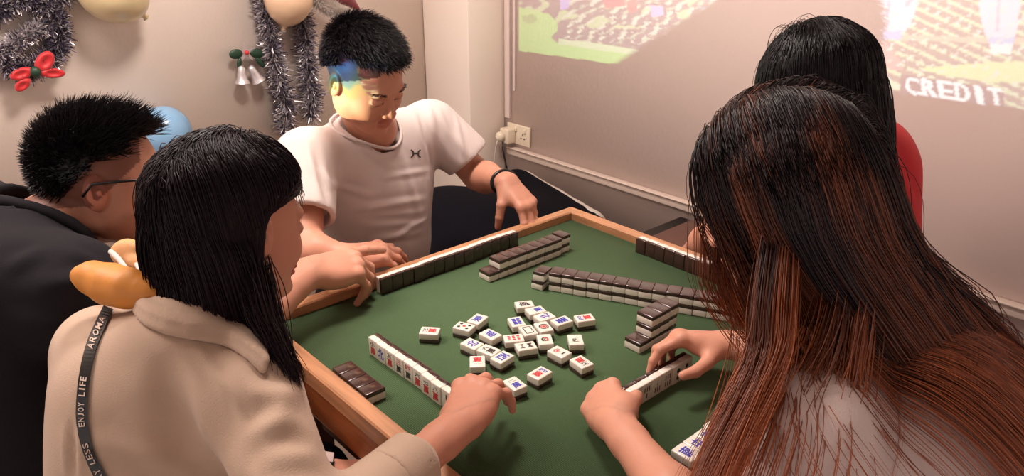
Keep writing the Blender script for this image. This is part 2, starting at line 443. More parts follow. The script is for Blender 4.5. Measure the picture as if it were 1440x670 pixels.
# ------------------------------------------------------------------ hair
def strand_mesh(name, P, rad, t, rnd, cap_geo=None):
    """P (N,S,3) strands to three-sided tubes"""
    N, S, _ = P.shape
    T = np.gradient(P, axis=1); T /= np.linalg.norm(T, axis=2, keepdims=True)+1e-9
    ref = np.tile(A([.31, .52, .79]), (N, S, 1)); X = np.cross(T, ref); X /= np.linalg.norm(X, axis=2, keepdims=True)+1e-9; Y = np.cross(T, X)
    th = A([0, 2.094, 4.189]); prof = np.interp(np.linspace(0, 1, S), [0, .1, .7, 1], [.8, 1, .8, .12])
    r = rad[:, None]*prof[None]
    V = P[:, :, None]+(X[:, :, None]*np.cos(th)[None, None, :, None]+Y[:, :, None]*np.sin(th)[None, None, :, None])*r[:, :, None, None]
    base = (np.arange(N)[:, None, None]*S+np.arange(S-1)[None, :, None])*3+np.arange(3)[None, None]
    nx = (np.arange(N)[:, None, None]*S+np.arange(S-1)[None, :, None])*3+((np.arange(3)+1) % 3)[None, None]
    Q = np.stack([base, nx, nx+3, base+3], -1).reshape(-1, 4)
    C = np.zeros((N, S, 3, 3), np.float32); C[..., 0] = t[:, :, None]; C[..., 1] = rnd[:, None, None, 0]; C[..., 2] = rnd[:, None, None, 1]
    V = V.reshape(-1, 3); C = C.reshape(-1, 3)
    if cap_geo is not None:
        v, q = cap_geo; Q = np.concatenate([Q, q+len(V)]); V = np.concatenate([V, v]); cc = np.zeros((len(v), 3)); cc[:, 2] = .3; C = np.concatenate([C, cc])
    return np_mesh(name, V, Q, C)
def scalp(n, R, hl, seed=0):
    r = np.random.default_rng(seed); d = r.normal(size=(n*6, 3)); d /= np.linalg.norm(d, axis=1)[:, None]
    return d[hl(d)][:n]
def hl_default(d): return np.where(d[:, 0] > 0, d[:, 2] > .30+.42*d[:, 0]-.25*(d[:, 0] < .3)*(np.abs(d[:, 1]) > .85), d[:, 2] > .22+d[:, 0]*1.05)
def scalp_cap(c, R, s, r, hl, grow=1.01):
    V, Q = nets([ell(A([0, 0, 0]), A(r)*grow*s, None)], .006); d = V/(A(r)*grow*s); d /= np.linalg.norm(d, axis=1)[:, None]
    ok = hl(d); Q = Q[ok[Q].all(1)]; W = c+V@R
    return W, Q
def grow(roots, dirs, length, S, g, colliders, stiff=.75, jit=.0, seed=0, wave=0.0):
    r = np.random.default_rng(seed); N = len(roots); P = np.zeros((N, S, 3)); p = roots.copy(); v = dirs/np.linalg.norm(dirs, axis=1)[:, None]
    P[:, 0] = p; ds = length/(S-1); ph = r.uniform(0, 6.28, (N, 3)); rad = r.uniform(.0, 1, N)
    for i in range(1, S):
        t = i/(S-1); gd = g(p, t, i)
        v = v*stiff+gd*(1-stiff)+r.normal(size=(N, 3))*jit
        if wave: v = v+np.sin(ph+i*.9)*wave
        v /= np.linalg.norm(v, axis=1)[:, None]+1e-9
        q = p+v*ds[:, None]
        for (c, R, rr) in colliders:
            l = (q-c)@R.T/rr; k = np.linalg.norm(l, axis=1); th = 1+.10*rad; m = k < th
            if m.any():
                l[m] *= (th[m]/np.maximum(k[m], 1e-6))[:, None]; q[m] = c+(l[m]*rr)@R
        v = (q-p)/(np.linalg.norm(q-p, axis=1)[:, None]+1e-9)
        p = q; P[:, i] = p
    return P
# ------------------------------------------------------------------ the room
YL, XR = 2.80, 2.20
struct(box('floor', (0, 0, -.05), (8, 8, .1), M_FLOOR, bev=0))
struct(box('ceiling', (0, 0, 2.65), (8, 8, .1), M_CEIL, bev=0))
struct(box('wall_left', (-.9, YL+.05, 1.3), (6.2, .1, 2.6), M_WALL, bev=0))
struct(box('wall_right', (XR+.05, -.6, 1.3), (.1, 6.8, 2.6), M_WALL2, bev=0))
struct(box('wall_column', (2.1, 2.645, 1.3), (.2, .31, 2.6), M_WALL, bev=.004))
struct(boxes('trim_1', [((XR-.006, 2.465, 1.65), (.012, .03, 1.95)), ((XR-.004, 2.425, 1.75), (.008, .012, 1.9))], M_WALL2))
struct(boxes('trim_2', [((XR-.012, -.6, .533), (.024, 6.1, .034)), ((XR-.016, -.6, .548), (.032, 6.1, .006))], M_TRIM))

# double wall socket with a plugged-in charger
pa, pb = at_x(747, 197, XR), at_x(716, 193, XR)
yc, hw = (pa[1]+pb[1])/2, abs(pa[1]-pb[1])/2
sk = box('wall_socket', (XR-.006, yc, .612), (.012, hw*2, .088), M_SOCK, bev=.003)
tag(sk, 'cream double wall socket at the end of the white cable trunking', 'wall socket')
box('socket_switch', (XR-.0145, yc-.045, .636), (.006, .012, .018), M_SOCK, sk, bev=.001)
box('socket_switch', (XR-.0145, yc+.012, .636), (.006, .012, .018), M_SOCK, sk, bev=.001)
boxes('pin_holes', [((XR-.0123, yc-.03, .618), (.002, .004, .008)), ((XR-.0123, yc-.040, .600), (.002, .007, .004)), ((XR-.0123, yc-.020, .600), (.002, .007, .004))], M_BLACK, sk, bev=0)
pl = box('plug_adaptor', (XR-.036, yc+.042, .606), (.046, .055, .066), M_SOCK, bev=.006)
tag(pl, 'blocky cream plug adaptor pushed into the wall socket', 'plug')
kn = lathe('round_plug', [(.0, 0), (.018, .001), (.022, .006), (.021, .02), (.012, .03), (0, .031)], M_SOCK, pl, (XR-.060, yc+.05, .606), Matrix.Rotation(-PI/2, 3, 'Y'))
c1 = tube('charger_cord', [(XR-.07, yc+.035, .585), (XR-.075, yc+.03, .55), (XR-.07, yc+.02, .50), (XR-.06, yc+.01, .44), (XR-.06, yc+.02, .3)], .0035, M_BLACK)
tag(c1, 'thin black power cord hanging down from the plug adaptor', 'cord')
c2 = tube('phone_cord', [(XR-.085, yc+.05, .595), (XR-.09, yc+.06, .56), (XR-.085, yc+.075, .50), (XR-.08, yc+.08, .4)], .002, M_TRIM)
tag(c2, 'thin white cord looping down from the round plug', 'cord')

# bedding and stool behind the table
cush = [ell((1.90, 2.02, .20), (.27, .40, .30), None, .05), ell((1.62, 2.02, .18), (.30, .40, .26), None, .08), cap((2.02, 1.80, .40), (2.05, 2.22, .44), .07, .08, .05)]
V, Q = nets(cush, .014)
V = V+vnorm(V, Q)*(.006*snoise(V, 22, 4))[:, None]; V[:, 0] = np.minimum(V[:, 0], XR-.01); V[:, 2] = np.maximum(V[:, 2], .002)
tag(link('cushion_seat', np_mesh('cushion_seat', V, Q), None, M_BAG), 'puffy white padded floor seat against the wall under the sockets', 'floor seat')
import copy
cs_ = copy.deepcopy(cush)
for q_ in cs_:
    q_['sub'] = True; q_['k'] = .004
    if q_['t'] == 'e': q_['r'] = q_['r']+.006
    else: q_['ra'] += .006; q_['rb'] += .006
V, Q = nets([ell((1.86, 1.97, .22), (.26, .40, .285), None, .05), ell((1.55, 2.02, .30), (.28, .36, .30), None, .08), ell((1.45, 1.8, .26), (.25, .22, .24), None, .08), cap((1.97, 1.74, .40), (1.96, 2.15, .47), .075, .09, .05), ell((1.75, 1.95, .40), (.2, .3, .15), None, .08)]+cs_, .012)
V = V+vnorm(V, Q)*(.003*snoise(V, 16, 9))[:, None]; V[:, 2] = np.maximum(V[:, 2], .004)
tag(link('navy_blanket', np_mesh('navy_blanket', V, Q), None, M_BLANK), 'dark navy blanket heaped over the white padded seat', 'blanket')
st = empty('side_stool', (1.93, 1.24, 0))
tag(st, 'low black square side stool beyond the far rim of the game table', 'stool')
box('seat', (0, 0, .485), (.46, .50, .03), M_BLACK, st, bev=.006)
box('seat_frame', (0, 0, .44), (.40, .44, .06), M_BLACK, st)
for sx in (-1, 1):
    for sy in (-1, 1): box('leg', (sx*.19, sy*.21, .235), (.035, .035, .47), M_BLACK, st)
bx = box('cardboard_case', (1.90, 1.20, .5215), (.30, .34, .04), M_BROWNBOX, bev=.004)
tag(bx, 'flat dark brown case lying on the low black stool', 'case')
box('case_lid', (1.90, 1.20, .5455), (.306, .346, .008), M_BROWNBOX, bx, bev=.003)

# ------------------------------------------------------------------ wall decorations
def tinsel(name, path, rad, n, label, group=None, dark=.45, seed=0):
    r = np.random.default_rng(seed); P = A([list(p) for p in path], float)
    # resample
    d = np.r_[0, np.cumsum(np.linalg.norm(np.diff(P, axis=0), axis=1))]
    core = tube(name, P, .004, M_FOILD)
    def strips(nm, k, m, seed):
        r = np.random.default_rng(seed); s = r.uniform(0, d[-1], k); C = np.stack([np.interp(s, d, P[:, i]) for i in range(3)], 1)
        dr = r.normal(size=(k, 3)); dr /= np.linalg.norm(dr, axis=1)[:, None]
        ln = rad*r.uniform(.6, 1.15, k); w = r.normal(size=(k, 3)); w = np.cross(dr, w); w /= np.linalg.norm(w, axis=1)[:, None]; w *= r.uniform(.0012, .0026, k)[:, None]
        bend = r.normal(size=(k, 3))*rad*.25
        a = C; b = C+dr*ln[:, None]*.55+bend*.5; c = C+dr*ln[:, None]+bend
        V = np.stack([a-w, a+w, b-w, b+w, c-w*.6, c+w*.6], 1); V[..., 1] = np.minimum(V[..., 1], YL-.002)
        i = np.arange(k)[:, None]*6
        Q = np.concatenate([i+A([[0, 1, 3, 2]]), i+A([[2, 3, 5, 4]])])
        link(nm, np_mesh(nm, V.reshape(-1, 3), Q), core, m, False)
    strips('silver_foil_fringe', int(n*(1-dark)), M_SILV, seed+1); strips('dark_foil_fringe', int(n*dark), M_FOILD, seed+2)
    return tag(core, label, 'tinsel garland', group)
WY = YL-.035
def wp(*l): return [at_y(u, v, WY) for u, v in l]
def smooth_path(pts, n=40):
    P = A([list(p) for p in pts]); K = len(P); o = []
    for t in np.linspace(0, K-1, n):
        i = min(int(t), K-2); f = t-i; p0, p1, p2, p3 = P[max(i-1, 0)], P[i], P[i+1], P[min(i+2, K-1)]
        o.append(.5*((2*p1)+(-p0+p2)*f+(2*p0-5*p1+4*p2-p3)*f*f+(-p0+3*p1-3*p2+p3)*f**3))
    return o
tinsel('tinsel_garland', smooth_path(wp((370, -60), (372, 0), (378, 40), (388, 95), (400, 140), (402, 185))), .042, 7000, 'silver and charcoal tinsel garland hanging nearest the bell ornament', None, .4, 10)
tinsel('tinsel_garland', smooth_path(wp((408, -60), (415, 0), (428, 40), (433, 90), (438, 130), (437, 162))), .042, 7000, 'silver and charcoal tinsel garland hanging directly behind the man in white', None, .4, 20)
ring = [(36+48*math.cos(t), 48+50*math.sin(t)) for t in np.linspace(-2.6, 2.2, 14)]
tinsel('tinsel_wreath', smooth_path(wp(*ring), 60), .034, 9500, 'round tinsel wreath loop on the wall with a red bow below', None, .6, 30)
tinsel('tinsel_garland', smooth_path(wp((78, 30), (52, 42), (28, 56), (5, 74), (-25, 88))), .029, 4200, 'silvery tinsel strand crossing the middle of the wreath', None, .3, 40)
tinsel('tinsel_garland', smooth_path(wp((-10, 12), (15, -2), (50, -8), (85, -6), (104, -20))), .033, 5500, 'tinsel strand across the top of the wreath', None, .5, 50)
# red bow
bc = at_y(49, 101, YL-.07); bow = empty('wreath_bow', bc)
tag(bow, 'glossy red velvet bow at the bottom of the tinsel wreath', 'bow')
def xz(a): return A([[math.cos(a), 0, math.sin(a)], [0, 1, 0], [-math.sin(a), 0, math.cos(a)]])
for nm, cx, cz, a, L_, W_ in (('bow_loop', .040, .032, .85, .048, .030), ('bow_loop', -.045, -.002, .25, .045, .022), ('bow_tail', .055, -.012, -.15, .050, .020), ('bow_tail', -.050, -.042, .62, .036, .020)):
    cx *= .8; cz *= .8; L_ *= .78; W_ *= .8
    V, Q = nets([ell((cx, 0, cz), (L_, .016, W_), xz(a), .005), ell((cx*1.1, -.012, cz*1.1), (L_*.5, .008, W_*.45), xz(a), .01, True)], .004)
    link(nm, np_mesh(nm, V, Q), bow, M_BOW)
V, Q = nets([ell((0, -.006, 0), (.016, .016, .018), None)], .004); link('bow_knot', np_mesh('bow_knot', V, Q), bow, M_GRNR)
# bells
bo = empty('bell_ornament', at_y(345, 78, YL-.03)); tag(bo, 'pair of silver bells under a dark green ribbon bow', 'bell ornament')
bell = [(r_*1.02, z_*1.1) for r_, z_ in [(.0, .060), (.008, .058), (.012, .052), (.015, .035), (.018, .018), (.026, .003), (.028, 0), (.025, .0015), (.0, .004)]]
for x, a in ((-.030, .05), (.034, -.42)):
    lathe('bell', bell, M_SILV, bo, (x, -.012, -.098), Matrix.Rotation(a, 3, 'Y'))
    V, Q = nets([ell((x, -.014, -.102), (.006, .006, .008))], .0025); link('bell_clapper', np_mesh('bell_clapper', V, Q), bo, M_SILV)
for cx, cz, a, l_, w_ in ((-.038, .010, .05, .026, .018), (.040, .004, -.25, .026, .018), (.050, -.030, -1.0, .026, .011), (-.030, -.024, 1.3, .022, .009)):
    V, Q = nets([ell((cx, -.008, cz), (l_, .008, w_), xz(a), .005)], .003); link('ribbon_loop', np_mesh('ribbon_loop', V, Q), bo, M_GRNR)
V, Q = nets([ell((0, -.018, .012), (.009, .009, .009))], .0025); link('berry', np_mesh('berry', V, Q), bo, M_BOW)
bm = bmesh.new(); vs = [bm.verts.new(((.042 if i % 2 == 0 else .012)*math.cos(i*PI/5+PI/2), -.006, .012+(.042 if i % 2 == 0 else .012)*math.sin(i*PI/5+PI/2))) for i in range(10)]
f = bm.faces.new(vs); e = bmesh.ops.extrude_face_region(bm, geom=[f]); bmesh.ops.translate(bm, verts=[v for v in e['geom'] if isinstance(v, bmesh.types.BMVert)], vec=(0, -.004, 0)); bmesh.ops.recalc_face_normals(bm, faces=bm.faces)
link('silver_star', bm_mesh('silver_star', bm), bo, M_SILV, False)
# balloons
def balloon(u, v, r, m, label, tilt, ky=0):
    c = at_y(u, v, YL-r*.95-ky); prof = [(0, r*1.12)]+[(r*math.sin(t)*(1 if t < 1.6 else 1-.12*(t-1.6)), r*1.12*math.cos(t)) for t in np.linspace(.15, 2.95, 22)]+[(.010, -r*1.18), (.006, -r*1.22), (.012, -r*1.29), (.0, -r*1.28)]
    return tag(lathe('balloon', prof, m, None, tuple(c), Matrix.Rotation(tilt, 3, 'Y') @ Matrix.Rotation(.15, 3, 'X'), 40), label, 'balloon')
balloon(158, -16, .105, M_BALC, 'cream yellow balloon taped high on the wall near the wreath', -.75)
balloon(405, -2, .090, M_BALP, 'round peach balloon over the tops of the two hanging garlands', .2)
balloon(229, 192, .095, M_BALB, 'pale blue balloon low on the wall between two dark-haired heads', .5)
# santa hat
ht = empty('santa_hat', at_y(470, 8, YL-.05)); tag(ht, 'red festive hat with fluffy white trim pinned to the wall', 'hat')
h0 = A(ht.location); pr_ = [at_y(u, v, YL-.09)-h0 for u, v in ((438, -6), (456, 8), (475, 18), (496, 26))]
r = np.random.default_rng(3); n = 5000; s = r.uniform(0, 3, n); Pp = A([list(p) for p in pr_]); C = np.stack([np.interp(s, range(4), Pp[:, i]) for i in range(3)], 1)
dr = r.normal(size=(n, 3)); dr /= np.linalg.norm(dr, axis=1)[:, None]; dr[:, 1] = -np.abs(dr[:, 1]); S5 = np.linspace(0, 1, 4)[None, :, None]
PP = C[:, None]+dr[:, None]*(.032*S5)+r.normal(size=(n, 1, 3))*.006*S5**2
link('fur_trim', strand_mesh('fur_trim', PP, np.full(n, .0014), np.tile(np.linspace(0, 1, 4), (n, 1)), r.uniform(size=(n, 2))), ht, mat('white_fur', (226, 214, 205), .8))
q1 = [at_y(u, v, YL-.05)-h0 for u, v in ((468, -22), (484, -6), (502, 12))]
V, Q = nets([cap(q1[0], q1[1], .04, .03, .02), cap(q1[1], q1[2], .03, .012, .02), ell(q1[0]+A([0, 0, .05]), (.06, .03, .05), None, .03)], .006); V[:, 1] = np.minimum(V[:, 1], .045)
link('hat_cloth', np_mesh('hat_cloth', V, Q), ht, M_HATR)

# ------------------------------------------------------------------ game table
X0, X1, Y0, Y1, ZT, ZF = .500, 1.440, .415, 1.355, .757, .735
tb = empty('mahjong_table', ((X0+X1)/2, (Y0+Y1)/2, 0)); tag(tb, 'square wooden mahjong table with raised rim and green felt top', 'game table')
tcx, tcy = (X0+X1)/2, (Y0+Y1)/2; hx = (X1-X0)/2; RW = .031
def tchild(nm, c, s, m, bev=.002): return box(nm, (c[0]-tcx, c[1]-tcy, c[2]), s, m, tb, bev=bev)
tchild('felt_top', (tcx, tcy, ZF-.006), (X1-X0-.04, Y1-Y0-.04, .012), M_FELT, .0)
def rim(nm, p, q, m):
    """mitred rail between two outer corners p, q (anticlockwise)"""
    p = A(p, float); q = A(q, float); d = unit(q-p); n = A([-d[1], d[0], 0]); pi = p+(d+n)*RW; qi = q+(-d+n)*RW
    V = []; b = .003
    for z, e in ((ZF-.012, 0), (ZT-b, 0), (ZT, b)):
        V += [p+(d+n)*e, q+(-d+n)*e, qi-(-d+n)*e, pi-(d+n)*e] if e else [p, q, qi, pi]
        for k in range(4): V[-4+k] = A([V[-4+k][0]-tcx, V[-4+k][1]-tcy, z])
    F = [(3, 2, 1, 0), (8, 9, 10, 11)]
    for l in (0, 4):
        for k in range(4): F.append((l+k, l+(k+1) % 4, l+4+(k+1) % 4, l+4+k))
    me = bpy.data.meshes.new(nm); me.from_pydata([tuple(v) for v in V], [], F); me.update(); return link(nm, me, tb, m, False)
cs = [(X0, Y0, 0), (X1, Y0, 0), (X1, Y1, 0), (X0, Y1, 0)]
for i in range(4): rim('rim_rail', cs[i], cs[(i+1) % 4], M_WOODX if i % 2 == 0 else M_WOODY)
for s_ in (-1, 1):
    tchild('apron', (tcx+s_*(hx-.020), tcy, .690), (.034, 2*hx-.012, .092), M_APRON, .012)
    tchild('apron', (tcx, tcy+s_*(hx-.020), .690), (2*hx-.08, .034, .092), M_APRON, .012)
tchild('table_base_board', (tcx, tcy, .640), (2*hx-.16, 2*hx-.16, .012), M_WOODD, .002)
for sx in (-1, 1):
    for sy in (-1, 1): tchild('leg', (tcx+sx*(hx-.085), tcy+sy*(hx-.085), .32), (.05, .05, .64), M_WOODD, .006)
tchild('under_rail', (tcx-hx+.06, tcy-.02, .605), (.022, .62, .09), M_WOODD, .006)

# ------------------------------------------------------------------ mahjong tiles
TW, TL, TT = .0283, .0380, .0220
def rbox(s, c, bev):
    bm = bmesh.new(); box_bm(bm, c, s, None, bev, 3); return bm_mesh('tile', bm)
ME_W = rbox((TW, TL, .0137), (0, 0, .00415), .0022); ME_W.name = 'tile_body'; ME_W.materials.append(M_TW); ME_W.polygons.foreach_set('use_smooth', [True]*len(ME_W.polygons))
ME_B = rbox((TW, TL, .0086), (0, 0, -.0067), .0018); ME_B.name = 'tile_back'; ME_B.materials.append(M_TB); ME_B.polygons.foreach_set('use_smooth', [True]*len(ME_B.polygons))
INK = {'r': M_RED, 'b': M_BLUE, 'k': M_INK, 'g': M_GREEN}
GL = {}
def glyph(ch):
    if ch in GL: return GL[ch]
    cu = bpy.data.curves.new('glyph', 'FONT'); cu.body = ch; cu.resolution_u = 2; cu.offset = .028 if ord(ch) > 999 else .01
    o = bpy.data.objects.new('glyph', cu); COL.objects.link(o)
    me = bpy.data.meshes.new_from_object(o.evaluated_get(bpy.context.evaluated_depsgraph_get()))
    V = A([list(v.co)[:2] for v in me.vertices]); F = [tuple(p.vertices) for p in me.polygons]
    bpy.data.objects.remove(o); bpy.data.curves.remove(cu); bpy.data.meshes.remove(me)
    mn, mx_ = V.min(0), V.max(0); V = V-(mn+mx_)/2; V = V/max((mx_-mn).max(), 1e-6)
    GL[ch] = (V, F); return GL[ch]
MK = {}
def mark_mesh(key):
    """key: tuple of shapes in mm: ('t',char,x,y,w,h,ink) ('b',x,y,w,h,ink) ('c',x,y,r0,r1,ink)"""
    if key in MK: return MK[key]
    V, F, M = [], [], []; inks = sorted({s[-1] for s in key}); Zs = .01108
    for i, s in enumerate(key):
        mi = inks.index(s[-1]); o = len(V); z = Zs+i*.00003
        if s[0] == 't':
            g, f = glyph(s[1])
            for p in g: V.append(((s[2]+p[0]*s[4])/1000, (s[3]+p[1]*s[5])/1000, z))
            for q in f: F.append(tuple(o+k for k in q)); M.append(mi)
        elif s[0] == 'b':
            x, y, w, h = s[1:5]; c = min(w, h)*.3
            for a, b_ in ((-w/2, -h/2+c), (-w/2+c, -h/2), (w/2-c, -h/2), (w/2, -h/2+c), (w/2, h/2-c), (w/2-c, h/2), (-w/2+c, h/2), (-w/2, h/2-c)): V.append(((x+a)/1000, (y+b_)/1000, z))
            F.append(tuple(range(o, o+8))); M.append(mi)
        else:
            x, y, r0, r1 = s[1:5]; n = 20
            for k in range(n):
                t = 2*PI*k/n; V.append(((x+r1*math.cos(t))/1000, (y+r1*math.sin(t))/1000, z)); V.append(((x+r0*math.cos(t))/1000, (y+r0*math.sin(t))/1000, z))
            for k in range(n):
                a = o+2*k; b_ = o+2*((k+1) % n); F.append((a, b_, b_+1, a+1)); M.append(mi)
    me = bpy.data.meshes.new('tile_engraving'); me.from_pydata(V, [], F)
    for k in inks: me.materials.append(INK[k])
    me.polygons.foreach_set('material_index', M); me.update(); MK[key] = me; return me
def wan(ch, a='k', b='r'): return (('t', ch, 0, 8.5, 15, 10 if ch not in '一二' else (2.4 if ch == '一' else 7), a), ('t', '萬', 0, -6, 17, 17, b))
def nanw(ch, a='r', b='k'): return (('t', ch, 0, 8.5, 15, 11, a), ('t', '萬', 0, -6, 17, 15, b))
def wind(ch, c='b'): return (('t', ch, 0, 0, 19, 23, c),)
def bam(rows, c='k'):
    out = []; n = len(rows); hh = 24/n
    for j, (cnt) in enumerate(rows):
        for i in range(cnt): out.append(('b', (i-(cnt-1)/2)*6.2, (n/2-j-.5)*hh*1.05, 2.6, hh*.86, c))
    return tuple(out)
def dots(l, r=4): return tuple(('c', x, y, 0 if c != 'b' else 0, r, c) for x, y, c in l)
RING = (('c', 0, 0, 7.2, 10, 'k'), ('c', 0, 0, 4.2, 6.4, 'r'), ('c', 0, 0, 0, 3.2, 'r'))
FRAME = tuple(('b', x, y, w, h, 'k') for x, y, w, h in ((-7.5, 0, 2.2, 24), (7.5, 0, 2.2, 24), (0, 12, 16, 2.2), (0, -12, 16, 2.2)))
ORD = 'first second third fourth fifth sixth seventh eighth ninth tenth eleventh twelfth thirteenth fourteenth fifteenth sixteenth seventeenth'.split()
NT = 0
def tile(c, X, Y, Z, label, group, mark=None):
    """c centre; X, Y, Z world directions of the tile's width, height and face"""
    o = bpy.data.objects.new('mahjong_tile', ME_W); COL.objects.link(o)
    o.matrix_world = Matrix([[X[0], Y[0], Z[0], c[0]], [X[1], Y[1], Z[1], c[1]], [X[2], Y[2], Z[2], c[2]], [0, 0, 0, 1]])
    b = bpy.data.objects.new('tile_back', ME_B); COL.objects.link(b); b.parent = o
    if mark:
        e = bpy.data.objects.new('tile_engraving', mark_mesh(mark)); COL.objects.link(e); e.parent = o
    return tag(o, label, 'mahjong tile', group)
def ha(a): return A([math.cos(a), math.sin(a), 0])
UZ = A([0, 0, 1.0])
def face_up(c, a, z, *r): Y = ha(a); tile((c[0], c[1], z), A([Y[1], -Y[0], 0]), Y, UZ, *r)
def face_down(c, a, z, *r): Y = ha(a); tile((c[0], c[1], z), A([-Y[1], Y[0], 0]), Y, -UZ, *r)
def standing(c, a, label, group, mark=None, flip=False, lift=0):
    Z = ha(a); Y = -UZ if flip else UZ; tile((c[0], c[1], ZF+TL/2+.0002+lift), np.cross(Y, Z), Y, Z, label, group, mark)
zl = [ZF+TT/2+.0002+k*(TT+.0001) for k in range(3)]
jr = random.Random(5)
# far row (faces to the man in white)
for i in range(14):
    standing((.7925+i*.0288, 1.2985+jr.uniform(-.0015, .0015)+(.001 if i > 8 else 0), 0), PI/2+jr.uniform(-.01, .01),
             f'upright tile in front of the man in white, back outward, {ORD[i]} from the pointing hand', 'upright tiles along the far left rim', wan('三'))
# right row
for i in range(12):
    standing((1.3800+jr.uniform(-.001, .001), 1.053-i*.0288, 0), jr.uniform(-.01, .01),
             f'upright brown-backed tile inside the far right rim, {ORD[i]} from the table corner', 'upright tiles along the far right rim', wan('五'))
# long double wall
sd = A([.1357, -.275, 0]); sd = sd/np.linalg.norm(sd); sa = math.atan2(sd[1], sd[0]); sn = A([-sd[1], sd[0], 0])
a0 = -1.26; c0 = A([1.0482, 1.0775, 0])+.0190*A([-math.sin(a0), math.cos(a0), 0])
for k in (0, 1):
    cc = c0+ha(a0)*(.0+(-.004 if k == 0 else 0)); ln = ('bottom', 'top')[k]
    face_down(cc, a0+PI/2, zl[k], f'tile at the open left end of the long double wall, {ln} layer', 'long double wall of face-down tiles')
st0 = A([1.0636, 1.0612, 0])
NS = 15
for i in range(NS):
    bend = (.0022 if 2 < i < 7 else 0)+(.003 if i >= 9 else 0)
    for k in (0, 1):
        p = st0+sd*(.0142+i*.0285)+sn*(.019+bend+jr.uniform(-.0012, .0012)+(-.0008 if k == 0 else 0))
        face_down(p, sa+PI/2+jr.uniform(-.02, .02), zl[k], f'brown-backed tile in the long double wall, {("bottom", "top")[k]} layer, {ORD[i+1]} from left', 'long double wall of face-down tiles')
# three-layer arm
aa = math.atan2(.0, 1.0)+.02
for k, n, x0 in ((0, 4, 1.0055), (1, 3, 1.0365), (2, 3, 1.0385)):
    for i in range(n):
        ly = ('bottom', 'middle', 'top')[k]
        dx = 0 if not (k == 2 and i == 2) else .0008
        face_down((x0+.0142+i*.0288+dx, .7755+i*.0012+jr.uniform(-.0008, .0008), 0), PI/2+jr.uniform(-.015, .015), zl[k], f'tile in the short three-layer stack, {ly} layer, {ORD[i]} from its near end', 'short three-layer stack of tiles')
# small far double wall
for k, n, x0 in ((0, 9, .992), (1, 8, 1.023)):
    for i in range(n):
        last = i == n-1
        face_down((x0+.0142+i*.0286+(.006 if last else 0), 1.1965-i*.0003+(.006 if last else 0)+jr.uniform(-.0005, .0005), 0), PI/2+jr.uniform(-.008, .008), zl[k], f'tile in the straight double wall near the corner, {("lower", "upper")[k]} layer, {ORD[i]} from left', 'straight double wall behind the long wall')
# left row shown to the woman in beige
LM = [(wan('小'), 0, 'with red character under a small black numeral'), (wind('北'), 0, 'with a single blue character'), (wan('五'), 0, 'with black numeral over red character, beside the blue one'), (nanw('三'), 0, 'with red sign above a black one, nearer the table corner'), (nanw('四'), 0, 'with red sign over a black one, mid-row'), (wan('六'), 0, 'with red character below the numeral six'), (wan('七'), 0, 'with red character below the numeral seven'), (wan('八'), 0, 'with red character below the numeral eight'), ((('b', 0, 6.5, 3, 11, 'k'), ('b', 0, -6.5, 3, 11, 'k')), 0, 'with two black bars end to end'), (bam((2, 2)), 0, 'hidden half behind the reaching right hand')]
for i, (mk, fl, ds) in enumerate(LM):
    standing((.6378+(.0012 if 2 < i < 6 else 0)+jr.uniform(-.001, .001), 1.0855-i*.0281, 0), PI+jr.uniform(-.012, .012), f'upright white tile {ds}, left row', 'upright tiles of the woman in beige', mk, bool(fl))
# near row shown to the long-haired woman
NM = [(bam((2, 2)), 'covered by her left hand'), (bam((3, 2)), 'with bar marks cut off by her left hand'), (bam((3, 1)), 'with three bars above one'), (bam((1, 3)), 'with one bar above three'), (bam((3, 3)), 'with six bars in two rows'), (dots([(0, 7, 'k'), (0, -7, 'k')], 4.6), 'with two black dots'), (dots([(-3, 7, 'k'), (3, -7, 'k')], 4.4), 'with dots, held by her right thumb')]
for i, (mk, ds) in enumerate(NM):
    standing((.838+i*.0285, .6625+jr.uniform(-.0008, .0008), 0), -PI/2+jr.uniform(-.01, .01), f'upright white tile {ds}, in the near row', 'upright tiles held by the long-haired woman', mk)
# flat row by the long-haired woman
for i, ch in enumerate('南中東西北'):
    face_up((.8145+i*.0286, .512+(.003 if i > 2 else 0), 0), PI/2, zl[0], f'flat face-up white tile beside the white shoulder, {ORD[i]} from the left', 'flat face-up row beside the long-haired woman', wind(ch))
# four flat brown tiles
for i in range(4):
    face_down((.5535, 1.0588-i*.0287, 0), 0+jr.uniform(-.015, .015), zl[0], f'face-down tile flat against the left rim, {ORD[i]} from the far end', 'four flat brown tiles at the left rim')
